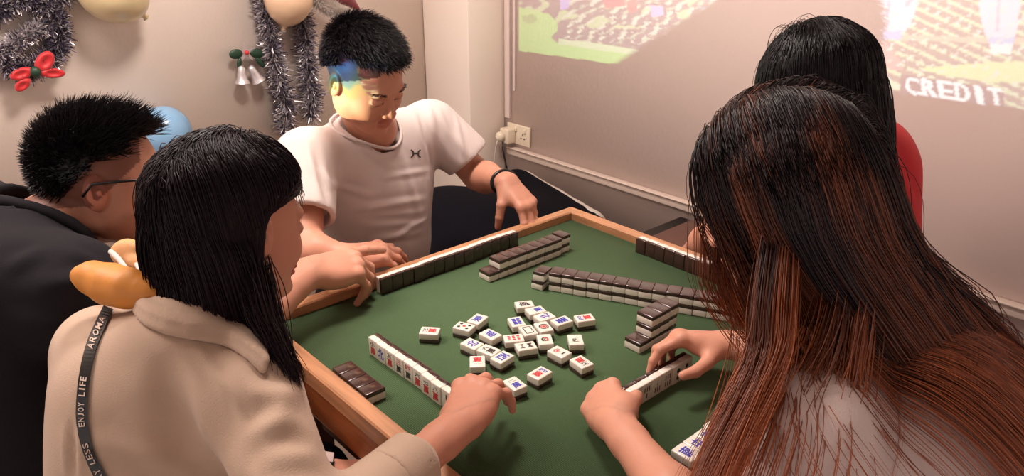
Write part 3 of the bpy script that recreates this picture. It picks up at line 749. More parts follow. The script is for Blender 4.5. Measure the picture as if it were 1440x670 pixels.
# loose face-up tiles: four image corners of each top face -> real position and turn on the felt
def loose(cr, up, mark, desc, fx=0):
    P = A([at_z(580+x/4.468, 410+y/4.468, ZF+TT) for x, y in cr]); c = P.mean(0)
    e1 = (P[1]-P[0])+(P[2]-P[3]); e2 = (P[3]-P[0])+(P[2]-P[1])
    l1 = np.linalg.norm(e1)/2; l2 = np.linalg.norm(e2)/2
    if up is None: up = 0
    if (l1 > l2) != bool(fx): a = math.atan2(e1[1], e1[0])
    else: a = math.atan2(e2[1], e2[0])
    return [c[0], c[1], a+up*PI, mark, desc]
WR = wan('二')
LT = [
 loose([(60, 220), (182, 225), (160, 275), (32, 265)], 1, wan('三', 'k'), 'with red character lying alone to the left of the heap'),
 loose([(280, 180), (405, 210), (365, 258), (250, 228)], 0, (('c', -6, 9, 0, 3.4, 'k'), ('c', 6, 9, 0, 3.4, 'k'), ('c', 0, 0, 0, 3.4, 'r'), ('c', -6, -9, 0, 3.4, 'k'), ('c', 6, -9, 0, 3.4, 'k')), 'with five dots, the centre dot red'),
 loose([(415, 128), (482, 156), (405, 222), (337, 184)], 1, wind('東'), 'with blue character touching the five-dot tile'),
 loose([(470, 228), (572, 270), (510, 318), (418, 264)], 0, wind('南'), 'with blue character just below the five-dot pair'),
 loose([(372, 287), (458, 325), (388, 372), (302, 335)], 1, wind('北'), 'with blue character at the lower left corner of the heap'),
 loose([(462, 322), (560, 362), (490, 410), (395, 372)], 1, wan('九', 'k', 'k'), 'with dark brown character between two blue-character tiles'),
 loose([(575, 366), (638, 402), (560, 455), (478, 420)], 1, wind('西'), 'with blue character right at the fingertips'),
 loose([(356, 403), (458, 403), (462, 475), (357, 478)], 0, wan('一'), 'with red character under a black bar, left of the fingers'),
 loose([(642, 60), (752, 48), (770, 98), (650, 112)], 1, wind('南', 'k'), 'with dark blue character topmost in the heap'),
 loose([(706, 108), (822, 84), (848, 128), (728, 158)], 1, wan('一', 'k', 'b'), 'with blue square character beside a short black stroke'),
 loose([(772, 152), (872, 122), (900, 175), (800, 208)], 1, wind('北'), 'with blue character in the upper right middle of the heap'),
 loose([(597, 170), (680, 158), (722, 210), (626, 226)], 0, tuple(('b', x, y, 8.4, 5.2, 'b') for x in (-4.6, 4.6) for y in (-9, -3, 3, 9)), 'with a solid block of blue marks'),
 loose([(672, 226), (740, 208), (788, 258), (705, 278)], 0, FRAME, 'with an empty black rectangle outline'),
 loose([(756, 195), (835, 178), (882, 228), (795, 248)], 0, RING, 'with one large red and black ring'),
 loose([(852, 176), (970, 143), (1022, 185), (905, 228)], 0, tuple(('b', x, y, 8.6, 5, 'b') for x in (-4.6, 4.6) for y in (-9, -3, 3, 9))+(('b', 0, 0, 5, 16, 'b'),), 'with a broad blue wavy band'),
 loose([(1010, 150), (1130, 134), (1158, 180), (1030, 197)], 1, wan('四', 'b', 'r'), 'with small blue and red characters, rightmost in the heap'),
 loose([(565, 270), (690, 258), (703, 314), (578, 327)], 0, tuple(('b', x, y, 4.4, 6, 'r') for x in (-6, 0, 6) for y in (-9, 0, 9)), 'with nine red bars in three rows'),
 loose([(637, 326), (770, 308), (792, 355), (655, 381)], 0, (('b', -6, 8, 2.6, 10, 'k'), ('b', 6, 8, 2.6, 10, 'k'), ('b', -6, -8, 2.6, 10, 'k'), ('b', 6, -8, 2.6, 10, 'k'), ('t', 'M', 0, 7.5, 9, 8, 'k'), ('t', 'W', 0, -7.5, 9, 8, 'k')), 'with black zigzag bars'),
 loose([(775, 275), (872, 265), (890, 325), (795, 337)], 0, (('c', 0, 0, 4, 7, 'r'), ('t', '發', 0, 0, 17, 17, 'k')), 'with a round red and black flower sign'),
 loose([(968, 272), (1065, 267), (1084, 333), (984, 340)], 0, (('t', '發', 0, 1, 15, 17, 'g'),), 'with dark green character at the right of the heap'),
 loose([(905, 330), (1006, 378), (944, 430), (842, 378)], 1, (('t', '中', -1, 5, 15, 15, 'r'), ('b', 1, -9, 11, 3.4, 'k')), 'with bold red sign over a black stroke'),
 loose([(1060, 391), (1146, 450), (1066, 494), (983, 434)], 0, wan('五', 'k', 'r'), 'with grey numeral and red character nearest the right-hand player'),
 loose([(805, 465), (883, 506), (800, 560), (711, 518)], 1, wan('四', 'b', 'r'), 'with blue and red characters lying alone below the heap'),
 loose([(640, 534), (706, 580), (640, 625), (585, 575)], 1, wan('二', 'k', 'b'), 'mostly hidden behind the reaching fingers'),
]
# push apart any two that would touch
def rect(t, g=.0004):
    u = ha(t[2])[:2]; v = A([-u[1], u[0]]); return A(t[:2]), u, v, TL/2+g, TW/2+g
for it in range(400):
    mv = False
    for i in range(len(LT)):
        for j in range(i):
            a, b = rect(LT[i]), rect(LT[j]); d = a[0]-b[0]; best = None
            for axv in (a[1], a[2], b[1], b[2]):
                ov = abs(a[1]@axv)*a[3]+abs(a[2]@axv)*a[4]+abs(b[1]@axv)*b[3]+abs(b[2]@axv)*b[4]-abs(d@axv)
                if best is None or ov < best[0]: best = (ov, axv*(1 if d@axv > 0 else -1))
            if best[0] > 0:
                mv = True; m_ = best[1]*(best[0]/2+1e-5)
                LT[i][0] += m_[0]; LT[i][1] += m_[1]; LT[j][0] -= m_[0]; LT[j][1] -= m_[1]
    if not mv: break
for x, y, a, mk, ds in LT: face_up((x, y, 0), a, zl[0], f'loose face-up white tile {ds}', 'loose face-up tiles in the middle of the felt', mk)
# ------------------------------------------------------------------ people
def V3(*a): return A(a, float)
def skin_obj(name, prims, fine, tintf=None, vox=.0045):
    V, Q = multires(prims, vox, fine)
    C = np.ones((len(V), 3), np.float32)
    if tintf is not None: tintf(V, C)
    return link(name, np_mesh(name, V, Q, C), None, M_SKIN), V, Q
def cloth(name, prims, m, parent, vox=.005, fl=(), noise=.0012, ns=22, seed=1, it=1):
    V, Q = nets(prims, vox); V = relax(V, Q, it); V = folds(V, Q, fl, noise, ns, seed)
    o = link(name, np_mesh(name, V, Q), parent, m); return o, Surf(V, Q)
def legs(hip, az, seat=.46, spread=.10, knee=.42, thigh=.085, shin=.45, footfwd=.0):
    """seated legs: thighs forward, shins down, for a person facing az"""
    f, l = ha(az), ha(az+PI/2); out = [ell(A(hip), (.15, .18, .12), frame(az), .03)]; feet = []
    for s in (-1, 1):
        h = A(hip)+l*s*spread*.8; k = h+f*knee+l*s*spread*.5; k[2] = seat+.07; a = k+f*(.02+footfwd); a[2] = .08
        out += [cap(h, k, thigh, thigh*.72, .03), cap(k, a, thigh*.72, thigh*.5, .02)]; feet.append((a, f))
    return out, feet
def shoes(feet, parent, m):
    for a, f in feet:
        V, Q = nets([ell(a+f*.06+V3(0, 0, -.04), (.13, .046, .04), frame(math.atan2(f[1], f[0])), .02), ell(a+V3(0, 0, -.02), (.05, .04, .05), None, .02)], .006); V[:, 2] = np.maximum(V[:, 2], .001)
        link('shoe', np_mesh('shoe', V, Q), parent, m)
def chair(x, y, az, label, h=.415):
    o = empty('stool', (x, y, 0), az); tag(o, label, 'stool')
    lathe('seat', [(0, h-.03), (.15, h-.03), (.165, h-.015), (.16, h), (0, h)], M_BLACK, o)
    for i in range(4):
        a = PI/4+i*PI/2; tube('leg', [(.10*math.cos(a), .10*math.sin(a), h-.03), (.17*math.cos(a), .17*math.sin(a), .0)], .012, M_BLACK, o)
    tube('leg_ring', [(.14*math.cos(t), .14*math.sin(t), .17) for t in np.linspace(0, 2*PI, 24, endpoint=False)], .006, M_BLACK, o, closed=True)
def scatter_hair(name, c, R, s, r, hl, n, L, dirf, g, S, rad, parent, m, cols=(), stiff=.75, jit=.05, seed=0, grow_=1.01, lj=.35, capg=True, wave=0, maxk=None, locks=None):
    d = scalp(n, R, hl, seed); rl = A(r)*s*grow_; roots = c+(d*rl)@R; rr = np.random.default_rng(seed+1)
    dirs = dirf(d, rr); dirs = dirs@R
    Ls = (L(d) if callable(L) else np.full(len(d), L))*(1+rr.uniform(-lj, lj, len(d)))
    P = grow(roots, dirs, Ls, S, g, [(c, R, rl*1.0)]+list(cols), stiff, jit, seed+2, wave)
    if maxk:
        l = np.einsum('nsi,ji->nsj', P-c, R)/rl; kk = np.linalg.norm(l, axis=2); bad = ((kk > maxk) & (P[:, :, 2] > c[2]-.02)).any(1); P = P[~bad]; roots = roots[~bad]
    if locks:
        for (path, n_, sp, taper) in locks:
            G = A(smooth_path([CO+ray(u, v)*dp for u, v, dp in path], S)); o = rr.normal(size=(n_, 1, 3))*sp; o2 = rr.normal(size=(n_, 1, 3))*sp*.5; tt_ = np.linspace(0, 1, S)[None, :, None]
            Pl = G[None]+o*(1-taper*tt_)+o2*np.sin(PI*tt_*1.5); Pl = Pl[:, :, :]
            P = np.concatenate([P, Pl]); roots = np.concatenate([roots, G[0][None]+o[:, 0]])
    N = len(P); tv = np.tile(np.linspace(0, 1, S), (N, 1))
    if locks: nl = sum(q[1] for q in locks); tv[N-nl:] = .28+.62*tv[N-nl:]
    cg = scalp_cap(c, R, s, r, hl, grow_*.998) if capg else None
    me = strand_mesh(name, P, rad*rr.uniform(.7, 1.3, N), tv, np.clip(np.stack([.5+.9*snoise(roots, 70, seed), .5+.9*snoise(roots, 110, seed+5)], 1)*.65+.35*rr.uniform(size=(N, 2)), 0, 1), cg)
    return link(name, me, parent, m), P
def collar_ring(V, o, d, rmax, n=30, push=0):
    o = A(o, float); d = unit(d); x = unit(np.cross(d, V3(.3, .9, .1))); y = np.cross(d, x); q = V-o; h = q@d; a = np.arctan2(q@y, q@x); r = np.sqrt(np.maximum((q**2).sum(1)-h*h, 0)); out = []
    for k in range(n):
        t = -PI+2*PI*(k+.5)/n; m = (np.abs((a-t+PI) % (2*PI)-PI) < PI/n*1.6) & (r < rmax) & (np.abs(h) < .12)
        if not m.any(): out.append(None); continue
        i = np.argmax(np.where(m, h, -9)); out.append((r[i], h[i], t))
    out = [v for v in out if v is not None]; R_ = A(out)
    for _ in range(3): R_[:, :2] = (np.roll(R_[:, :2], 1, 0)+R_[:, :2]*2+np.roll(R_[:, :2], -1, 0))/4
    return [o+d*(h_+push)+r_*(math.cos(t)*x+math.sin(t)*y) for r_, h_, t in R_]
HR = (.096, .076, .088)   # scalp radii about the head's cranium centre

# ===== man in the white tee ==========================================
R1 = frame(math.radians(-79), math.radians(30), math.radians(6)); c1h = V3(.928, 1.540, 1.155)
hp, hP = head(c1h, R1, 1.02, 1.06)
sR, sL = V3(.805, 1.64, .955), V3(1.235, 1.71, .945)
eR, wR_ = V3(.700, 1.475, .80), V3(.765, 1.400, .795)
eL, wL_ = V3(1.33, 1.625, .805), V3(1.285, 1.452, .838)
neck = V3(1.00, 1.64, 1.0)
sk1 = hp+[cap(hP(-.03, 0, -.04), neck, .056, .062, .03), ell((1.02, 1.69, .83), (.085, .15, .13), frame(math.radians(-80)), .04)]
sk1 = [sk1[-1], sk1[-2]]+hp
sk1 += [cap(sR, eR, .046, .040, .02)]+forearm(eR, wR_, UZ, .040, .026)+[cap(sL, eL, .048, .042, .02)]+forearm(eL, wL_, UZ, .043, .028)
hd, J = hand(wR_, (.85, -.10, -.12), (.05, -.25, 1), 1, [(.35, .35, .2), (.35, .4, .25), (.4, .45, .3), (.5, .5, .3)], .95)
sk1 += hd; hR1 = J
hd, J = hand(wL_+V3(.002, -.004, 0), (.03, -.80, -.50), (.10, -.50, .86), -1, [(.55, .45, .15, .12), (.55, .5, .2, -.02), (.65, .55, .25, -.10), (.75, .6, .3, -.2)], 1.0, [(.75, -.35), (.25, -1.0), (-.1, -1.2)])
sk1 += hd; hL1 = J
def tint1(V, C):
    l = (V-c1h)@R1.T
    hair_side = (l[:, 2] > -.002+np.clip(l[:, 0]+.015, 0, 1)*.75-(l[:, 0] < -.01)*.04) & (l[:, 0] < .075) & (np.abs(l[:, 1]) > .03) & (l[:, 2] < .2) & (np.linalg.norm(l, axis=1) < .16)
    C[hair_side] *= A([.20, .19, .22])
    lip = (np.abs(l[:, 2]+.065) < .011) & (l[:, 0] > .090) & (np.abs(l[:, 1]) < .024); C[lip] *= A([.88, .66, .64])
    lash = (np.abs(l[:, 2]+.006) < .0028) & (l[:, 0] > .070) & (np.abs(np.abs(l[:, 1])-.032) < .017); C[lash] *= .35
    st = (l[:, 2] < -.045) & (l[:, 2] > -.12) & (l[:, 0] > .05); C[st] *= A([.93, .92, .93])
lo, hi = lims([c1h-.14, c1h+.14], 0); f1 = [(lo, hi, .0024)]
for Jx in (hR1, hL1):
    lo, hi = lims([p for j in Jx for p in j], .022); f1.append((lo, hi, .0019))
man1, mv, mq = skin_obj('person', sk1, f1, tint1)
tag(man1, 'person in a white tee with bowed head and black wristband, at the far table side', 'person')
shirt = [ell((1.015, 1.69, .84), (.125, .205, .17), frame(math.radians(-80)), .05), ell((1.00, 1.675, .68), (.130, .178, .21), frame(math.radians(-82)), .06),
         cap(sR+V3(.03, 0, .0), sL-V3(.03, 0, .0), .072, .072, .05), cap(sR, V3(.742, 1.535, .868), .078, .068, .03), cap(sL, V3(1.298, 1.645, .868), .080, .072, .03),
         cap(neck-V3(.02, -.03, .03), neck-V3(-.01, -.05, .05), .075, .085, .04)]
dR, dL = unit(V3(-.10, -.14, -.125)), unit(V3(.07, -.075, -.12)); oR, oL = V3(.737, 1.525, .858), V3(1.300, 1.635, .855)
shirt += [cyl(oR, oR+dR*.12, .11), cyl(oR-dR*.03, oR+dR*.10, .053), cyl(oL, oL+dL*.2, .13), cyl(oL-dL*.03, oL+dL*.1, .055),
          cap(hP(-.03, 0, -.06), neck+V3(.0, -.004, -.004), .058, .070, .006, True)]
fl1 = [((470, 260), (520, 275), .008, .006), ((505, 295), (600, 280), .009, .008), ((480, 320), (600, 335), .010, .009), ((540, 250), (600, 240), .007, .004), ((520, 310), (610, 305), .008, -.006),
       ((430, 200), (450, 280), .008, .006), ((445, 215), (470, 330), .009, -.007), ((600, 215), (612, 330), .01, .006), ((615, 150), (640, 210), .008, .006), ((590, 160), (608, 235), .008, -.007),
       ((500, 200), (545, 230), .010, .004), ((560, 330), (615, 300), .008, .007), ((640, 160), (655, 225), .007, .005), ((470, 350), (560, 352), .01, .008), ((455, 245), (500, 320), .012, .008), ((560, 200), (590, 300), .012, .006), ((470, 300), (590, 262), .010, .008), ((520, 340), (615, 322), .009, .009), ((640, 190), (665, 232), .01, .007), ((600, 130), (612, 190), .01, .007)]
tee1, T1 = cloth('white_tee', shirt, M_TEE, man1, .005, fl1, .0015, 26, 3)
tee1['label'] = 'white short-sleeved tee with small dark chest logo'
nd = unit(hP(-.03, 0, -.06)-neck); rp = collar_ring(T1.V, neck, nd, .088, push=.001)
tube('collar_rib', rp, .0042, M_TEE, man1, closed=True)
def decal(S, polys, m, parent, name, off=.0012):
    V, F = [], []
    for P in polys:
        o = len(V); ok = True; q = []
        for u, v in P:
            p, n_ = S.hit(u, v)
            if p is None: ok = False; break
            q.append(tuple(p+n_*off*(1 if np.dot(n_, CO-p) > 0 else -1)))
        if ok: V += q; F.append(tuple(range(o, o+len(q))))
    me = bpy.data.meshes.new(name); me.from_pydata(V, [], F); me.update(); return link(name, me, parent, m, False)
def band(pts, w):
    P = A(pts, float); T = np.gradient(P, axis=0); T /= np.linalg.norm(T, axis=1)[:, None]; N = np.stack([-T[:, 1], T[:, 0]], 1)*A(w)[:, None]/2 if not np.isscalar(w) else np.stack([-T[:, 1], T[:, 0]], 1)*w/2
    return [[tuple(P[i]-N[i]), tuple(P[i]+N[i]), tuple(P[i+1]+N[i+1]), tuple(P[i+1]-N[i+1])] for i in range(len(P)-1)]
lg = band([(577.5, 211), (580.5, 213.5), (581, 216), (580.3, 219), (577.5, 222)], 2.2)+band([(591, 211), (588, 213.5), (587.5, 216), (588, 219), (591, 222)], 2.2)+band([(579.5, 216.5), (584, 216), (589, 216.5)], 2.6)
decal(T1, lg, M_INK, tee1, 'chest_logo')
# wristband
d = unit(wL_-eL); x = unit(np.cross(d, UZ)); y = np.cross(x, d); wc = wL_-d*.012
tube('wristband', [wc+.036*math.cos(t)*x+.030*math.sin(t)*y for t in np.linspace(0, 2*PI, 28, endpoint=False)], .0055, M_BLACK, man1, closed=True, flat=1)
# hair, brows
def hl1(d): return np.where(d[:, 0] > 0, d[:, 2] > .36+.20*d[:, 0]+.1*(np.abs(d[:, 1]) > .8), d[:, 2] > .20+d[:, 0]*.95)
cr1 = hP(-.012, 0, .030)
top = lambda d: np.clip(d[:, 2], 0, 1)
scatter_hair('hair', cr1, R1, 1.02, HR, hl1, 11000, lambda d: .008+.030*top(d)**1.1, lambda d, r: d*.8+A([.75, .0, .1])+r.normal(size=d.shape)*.18, lambda p, t, i: (R1[0]*.5-R1[2]*.35)[None], 6, .0006, man1, M_HDARK, jit=.05, seed=11, stiff=.8, grow_=1.04)
def brows(S, P, R, s, parent, n=90, y0=.016, y1=.050, seed=0):
    r = np.random.default_rng(seed)
    for sd in (-1, 1):
        y = r.uniform(y0, y1, n); z = .0205+.003*np.sin((y-y0)/(y1-y0)*2.6)+r.normal(size=n)*.0016; x = .0905-np.maximum(y-.02, 0)*.45
        a = A([P(x[i], sd*y[i], z[i]) for i in range(n)]); a = A([list(S.t.find_nearest(Vector(q))[0]) for q in a]); dv = (R[1]*sd*.9+R[2]*.05)[None]+r.normal(size=(n, 3))*.12
        Pp = a[:, None]+dv[:, None]*np.linspace(0, .008, 4)[None, :, None]
        link('eyebrow', strand_mesh('eyebrow', Pp, np.full(n, .00045), np.zeros((n, 4)), np.zeros((n, 2))), parent, M_HDARK)
brows(Surf(mv, mq), hP, R1, 1, man1, 70)
lg_, ft = legs((1.02, 1.72, .50), math.radians(-85), knee=.36)
cloth('trousers', lg_, M_NAVY, man1, .009); shoes(ft, man1, M_BLACK)
chair(1.02, 1.74, 0, 'stool under the man in the white tee')

# ===== man in the charcoal tee =======================================
R2 = frame(math.radians(-20), math.radians(4), math.radians(-9)); c2h = V3(.313, 1.396, 1.074)
hp, hP2 = head(c2h, R2, 1.0, 1.18)
sR2, sL2 = V3(.19, 1.225, .965), V3(.13, 1.60, .985)
eR2, wR2 = V3(.365, 1.165, .805), V3(.618, 1.296, .838)
sk2 = [ell((.13, 1.41, .84), (.11, .18, .16), None, .04), cap(hP2(-.03, 0, -.04), (.15, 1.41, .98), .060, .068, .03)]+hp
sk2 += [cap(sR2, eR2, .050, .044, .02)]+forearm(eR2, wR2, UZ, .044, .027)
hd, J = hand(wR2, (.97, .04, -.12), (.10, -.25, 1), 1, [(.10, .10, .05, .10), (.65, .55, .3, -.02), (.80, .7, .4, -.06), (.9, .75, .4, -.12)], 1.19, [(.5, -.6), (.3, -.7), (.2, -.6)])
sk2 += hd; h2 = J
def tint2(V, C):
    l = (V-c2h)@R2.T; inh = np.linalg.norm(l, axis=1) < .17
    C[(l[:, 2] > -.03+np.clip(l[:, 0]+.02, 0, 1)*.9) & (l[:, 0] < .06) & inh & (np.abs(l[:, 1]) > .02) & (np.abs(l[:, 1]) < .083)] *= A([.42, .36, .36])
    ear = (np.abs(l[:, 1]) > .078) & (np.abs(l[:, 0]+.01) < .03) & (np.abs(l[:, 2]) < .04); C[ear] *= A([1.05, .86, .82])
    C *= A([.95, .80, .76]) if False else 1
lo, hi = lims([c2h-.15, c2h+.15], 0); f2 = [(lo, hi, .0026)]
lo, hi = lims([p for j in h2 for p in j], .024); f2.append((lo, hi, .0019))
man2, mv2, mq2 = skin_obj('person', sk2, f2, tint2)
tag(man2, 'person with spiky black hair and glasses, in a charcoal tee, reaching across the table corner', 'person')
sh2 = [ell((.11, 1.41, .82), (.135, .215, .19), None, .05), ell((.12, 1.41, .64), (.15, .19, .22), None, .06), cap(sR2, sL2, .082, .082, .05), cap(sR2, (.285, 1.19, .865), .085, .074, .03), cap(sL2, (.20, 1.66, .82), .082, .074, .03), cap((.17, 1.41, 1.015), (.13, 1.41, .97), .075, .10, .05),
       cap((.12, 1.28, .995), (.12, 1.54, 1.005), .07, .07, .05)]
sh2 += [cap(hP2(-.02, 0, -.06), (.18, 1.41, 1.04), .060, .066, .006, True), cyl((.275, 1.195, .875), (.40, 1.13, .78), .11), cyl((.25, 1.2, .90), (.40, 1.13, .78), .062)]
fl2 = [((60, 400), (150, 390), .012, .008), ((20, 450), (110, 470), .014, .009), ((100, 350), (150, 380), .01, .007), ((10, 380), (60, 350), .012, .008)]
tee2, T2_ = cloth('charcoal_tee', sh2, M_BTEE, man2, .007, fl2, .002, 18, 5)
nk2 = V3(.155, 1.41, 1.035); rp = collar_ring(T2_.V, nk2, unit(hP2(-.02, 0, -.06)-nk2), .095, push=.001)
tube('collar_rib', [q-V3(0, 0, .005) for q in rp], .011, M_BTEE, man2, closed=True)
cr2 = hP2(-.012, 0, .030)
def hl2(d): return np.where(d[:, 0] > 0, d[:, 2] > .33+.28*d[:, 0]-.20*np.clip((np.abs(d[:, 1])-.62)/.15, 0, 1)*(d[:, 0] < .55), d[:, 2] > .02+d[:, 0]*1.0)
scatter_hair('hair', cr2, R2, .99, HR, hl2, 9000, lambda d: .006+.024*np.clip(d[:, 2]+.1, 0, 1)**1.1+.022*np.clip(d[:, 0], 0, 1), lambda d, r: d*1.0+A([.75, 0, .1])+r.normal(size=d.shape)*.36, lambda p, t, i: (R2[0]*.4+R2[2]*.1)[None], 6, .0007, man2, M_HDARK, jit=.04, seed=21, stiff=.92, grow_=1.03)
brows(Surf(mv2, mq2), hP2, R2, 1, man2, 120, seed=4)
# glasses
gl = empty('eyeglasses', (0, 0, 0)); gl.parent = man2
for sd in (-1, 1):
    tube('temple_arm', [hP2(.098, sd*.070, .012), hP2(.03, sd*.081, .012), hP2(-.012, sd*.085, .010), hP2(-.028, sd*.082, -.010)], .0022, M_BLACK, gl, 8)
    tube('lens_rim', [hP2(.103, sd*.036, -.004)+.028*math.cos(t)*R2[1]+.020*math.sin(t)*R2[2] for t in np.linspace(0, 2*PI, 24, endpoint=False)], .0018, M_BLACK, gl, 8, closed=True)
tube('nose_bridge', [hP2(.104, -.010, .0), hP2(.108, 0, .004), hP2(.104, .010, .0)], .0018, M_BLACK, gl, 8)
lg_, ft = legs((.10, 1.43, .49), math.radians(0), knee=.36)
cloth('trousers', lg_, M_NAVY, man2, .010); shoes(ft, man2, M_BLACK)
chair(.08, 1.44, 0, 'stool under the man with glasses')

# ===== woman in the beige shirt ======================================
R3 = frame(math.radians(10), math.radians(16), math.radians(-6)); c3h = V3(.353, .951, 1.117)
hp, hP3 = head(c3h, R3, .98, .92)
sR3, sL3 = V3(.290, .790, .945), V3(.185, 1.055, .945)
eR3, wR3 = CO+ray(432, 778)*.845, V3(.545, .712, .832)
cf3 = eR3+(wR3-eR3)*.58
eL3, wL3 = V3(.30, 1.06, .69), V3(.455, .955, .635)
nk3 = V3(.262, .925, 1.0)
sk3 = [ell((.215, .93, .81), (.075, .11, .15), frame(math.radians(20)), .04), cap(hP3(-.03, 0, -.05), nk3, .046, .052, .03)]+hp
sk3 += [cap(sR3, eR3, .042, .036, .02)]+forearm(eR3, wR3, UZ, .036, .0235)+[cap(sL3, eL3, .042, .036, .02)]+forearm(eL3, wL3, UZ, .036, .024)
hd, J = hand(wR3, (.81, .59, .04), (-.24, .0, .96), 1, [(.34, .45, .25, -.10), (.42, .52, .3, -.22), (.50, .58, .34, -.34), (.58, .62, .38, -.46)], .95, [(.6, -.7), (.35, -.75), (.25, -.6)])
sk3 += hd; h3 = J
hd, J = hand(wL3, (.75, -.45, -.1), (0, .1, 1), -1, [(.4, .5, .3)]*4, .92); sk3 += hd; h3l = J
def tint3(V, C):
    l = (V-c3h)@R3.T; inh = np.linalg.norm(l, axis=1) < .15
    lip = (np.abs(l[:, 2]+.063) < .011) & (l[:, 0] > .086) & (np.abs(l[:, 1]) < .024); C[lip] *= A([.85, .5, .5])
    C *= A([.98, .93, .92])
lo, hi = lims([c3h-.14, c3h+.14], 0); f3 = [(lo, hi, .0024)]
for Jx, v_ in ((h3, .0016), (h3l, .0022)):
    lo, hi = lims([p for j in Jx for p in j], .022); f3.append((lo, hi, v_))
wom3, _, _ = skin_obj('person', sk3, f3, tint3)
tag(wom3, 'person in a beige shirt with smooth dark hair, reaching for a loose tile', 'person')
bs = [ell((.215, .925, .80), (.115, .155, .20), frame(math.radians(20)), .05), ell((.19, .91, .60), (.13, .155, .22), frame(math.radians(20)), .06),
      cap(sR3+V3(-.01, .03, .0), sL3+V3(0, -.03, 0), .058, .058, .05), cap(sR3, eR3, .056, .052, .04), cap(eR3, cf3, .050, .044, .03), cap(sL3, eL3, .060, .056, .04), cap(eL3, V3(.40, .992, .655), .06, .05, .03),
      cap(V3(.235, .90, .980), V3(.21, .93, .90), .066, .10, .05), cap(V3(.20, .94, .92), V3(.18, .93, .82), .10, .11, .05)]
fl3 = [((430, 520), (380, 600), .014, .010), ((228, 515), (262, 640), .018, -.012), ((262, 515), (330, 670), .016, .012), ((130, 620), (260, 660), .012, .010), ((165, 600), (240, 645), .014, .009),
       ((270, 480), (330, 560), .006, .004), ((330, 560), (345, 670), .006, .004), ((350, 560), (420, 545), .014, .009), ((350, 610), (440, 590), .014, .010), ((370, 640), (450, 640), .012, .008), ((100, 600), (104, 670), .006, -.010), ((320, 520), (420, 600), .018, .008), ((160, 470), (300, 480), .02, .004), ((290, 420), (400, 520), .012, .005)]
shirt3, T3 = cloth('beige_shirt', bs, M_BEIGE, wom3, .005, fl3, .0022, 17, 8)
# rolled cuff and collar
d = unit(wR3-eR3); x = unit(np.cross(d, UZ)); y = np.cross(x, d); cc = cf3
V, Q = nets([cap(cc-d*.05, cc+d*.03, .047, .045, .004), cyl(cc+d*.018, cc+d*.12, .1), cyl(cc-d*.16, cc-d*.036, .1), cyl(cc-d*.03, cc+d*.05, .041)], .003); V = V+vnorm(V, Q)*(.0012*snoise(V, 60, 3))[:, None]
link('rolled_cuff', np_mesh('rolled_cuff', V, Q), shirt3, M_BEIGE)
cb = A(smooth_path([(a, b, 0) for a, b in ((190, 436), (204, 454), (232, 468), (270, 476), (310, 484), (345, 502), (368, 524))], 30))[:, :2]
ct = A(smooth_path([(a, b, 0) for a, b in ((205, 412), (222, 420), (252, 427), (288, 436), (320, 448), (348, 466), (372, 492))], 30))[:, :2]
prims = []; prev = None
for k in range(30):
    q, n_ = T3.hit(*cb[k])
    if q is None: prev = None; continue
    n_ = n_*(1 if n_@(CO-q) > 0 else -1); B = q+n_*.005; dp = (B-CO)@FW; Tq = CO+ray(*ct[k])*(dp+.028); M_ = (B+Tq)/2+n_*.006; row = [B, B*.45+M_*.55+n_*.004, M_, Tq]
    if prev is not None:
        for a in range(4): prims.append(cap(prev[a], row[a], .004, .004, .003))
    for a in range(3): prims.append(cap(row[a], row[a+1], .0048 if a == 0 else .004, .004, .003))
    prev = row
V, Q = nets(prims, .003); V = relax(V, Q, 2); V = V+vnorm(V, Q)*(.001*snoise(V, 40, 3))[:, None]; link('collar', np_mesh('collar', V, Q), shirt3, M_BEIGE)
# lanyard over her back
def drape(S, pts, w, m, name, parent, off, n=60, thick=None):
    P = A(smooth_path([(a, b, 0) for a, b in pts], n))[:, :2]; return decal(S, band(P, w), m, parent, name, off)
lp = [(153, 436), (143, 460), (131, 490), (122, 530), (118, 570), (119, 600), (127, 635), (146, 676), (160, 700)]
drape(T3, lp, 15.5, M_BLACK, 'lanyard', wom3, .0035); lan = wom3.children[-1]
def curve_text(S, txt, pts, h, m, name, parent, off, s0, s1, flipx=False):
    P = A(smooth_path([(a, b, 0) for a, b in pts], 80))[:, :2]; d_ = np.r_[0, np.cumsum(np.linalg.norm(np.diff(P, axis=0), axis=1))]
    V, F = [], []; xs = 0; n = len(txt); step = (s1-s0)/n
    for k, ch in enumerate(txt):
        if ch == ' ': continue
        g, f = glyph(ch); gw = np.ptp(g[:, 0]); gh = np.ptp(g[:, 1]); o = len(V)
        for p in g:
            s = s0+step*(k+.5)+p[0]/max(gw, .45)*abs(step)*.8*(1 if step > 0 else -1); t = p[1]/max(gh, .3)*h
            x = np.interp(s, d_, P[:, 0]); y = np.interp(s, d_, P[:, 1]); x2 = np.interp(s+1, d_, P[:, 0]); y2 = np.interp(s+1, d_, P[:, 1])
            tx, ty = unit(V3(x2-x, y2-y, 0))[:2]; sg = 1 if step > 0 else -1
            u, v = x+ty*t*sg, y-tx*t*sg; q, nn = S.hit(u, v)
            if q is None: q, nn = CO, UZ
            V.append(tuple(q+nn*off*(1 if np.dot(nn, CO-q) > 0 else -1)))
        F += [tuple(o+i for i in q) for q in f]
    me = bpy.data.meshes.new(name); me.from_pydata(V, [], F); me.update(); return link(name, me, parent, m, False)
curve_text(T3, 'AROMA', lp, 8.5, M_PRINT, 'printed_words', lan, .0045, 62, 14)
curve_text(T3, 'ENJOY LIFE', lp, 8.5, M_PRINT, 'printed_words', lan, .0045, 170, 100)
curve_text(T3, 'WORRY LESS', lp, 8.5, M_PRINT, 'printed_words', lan, .0045, 272, 192)
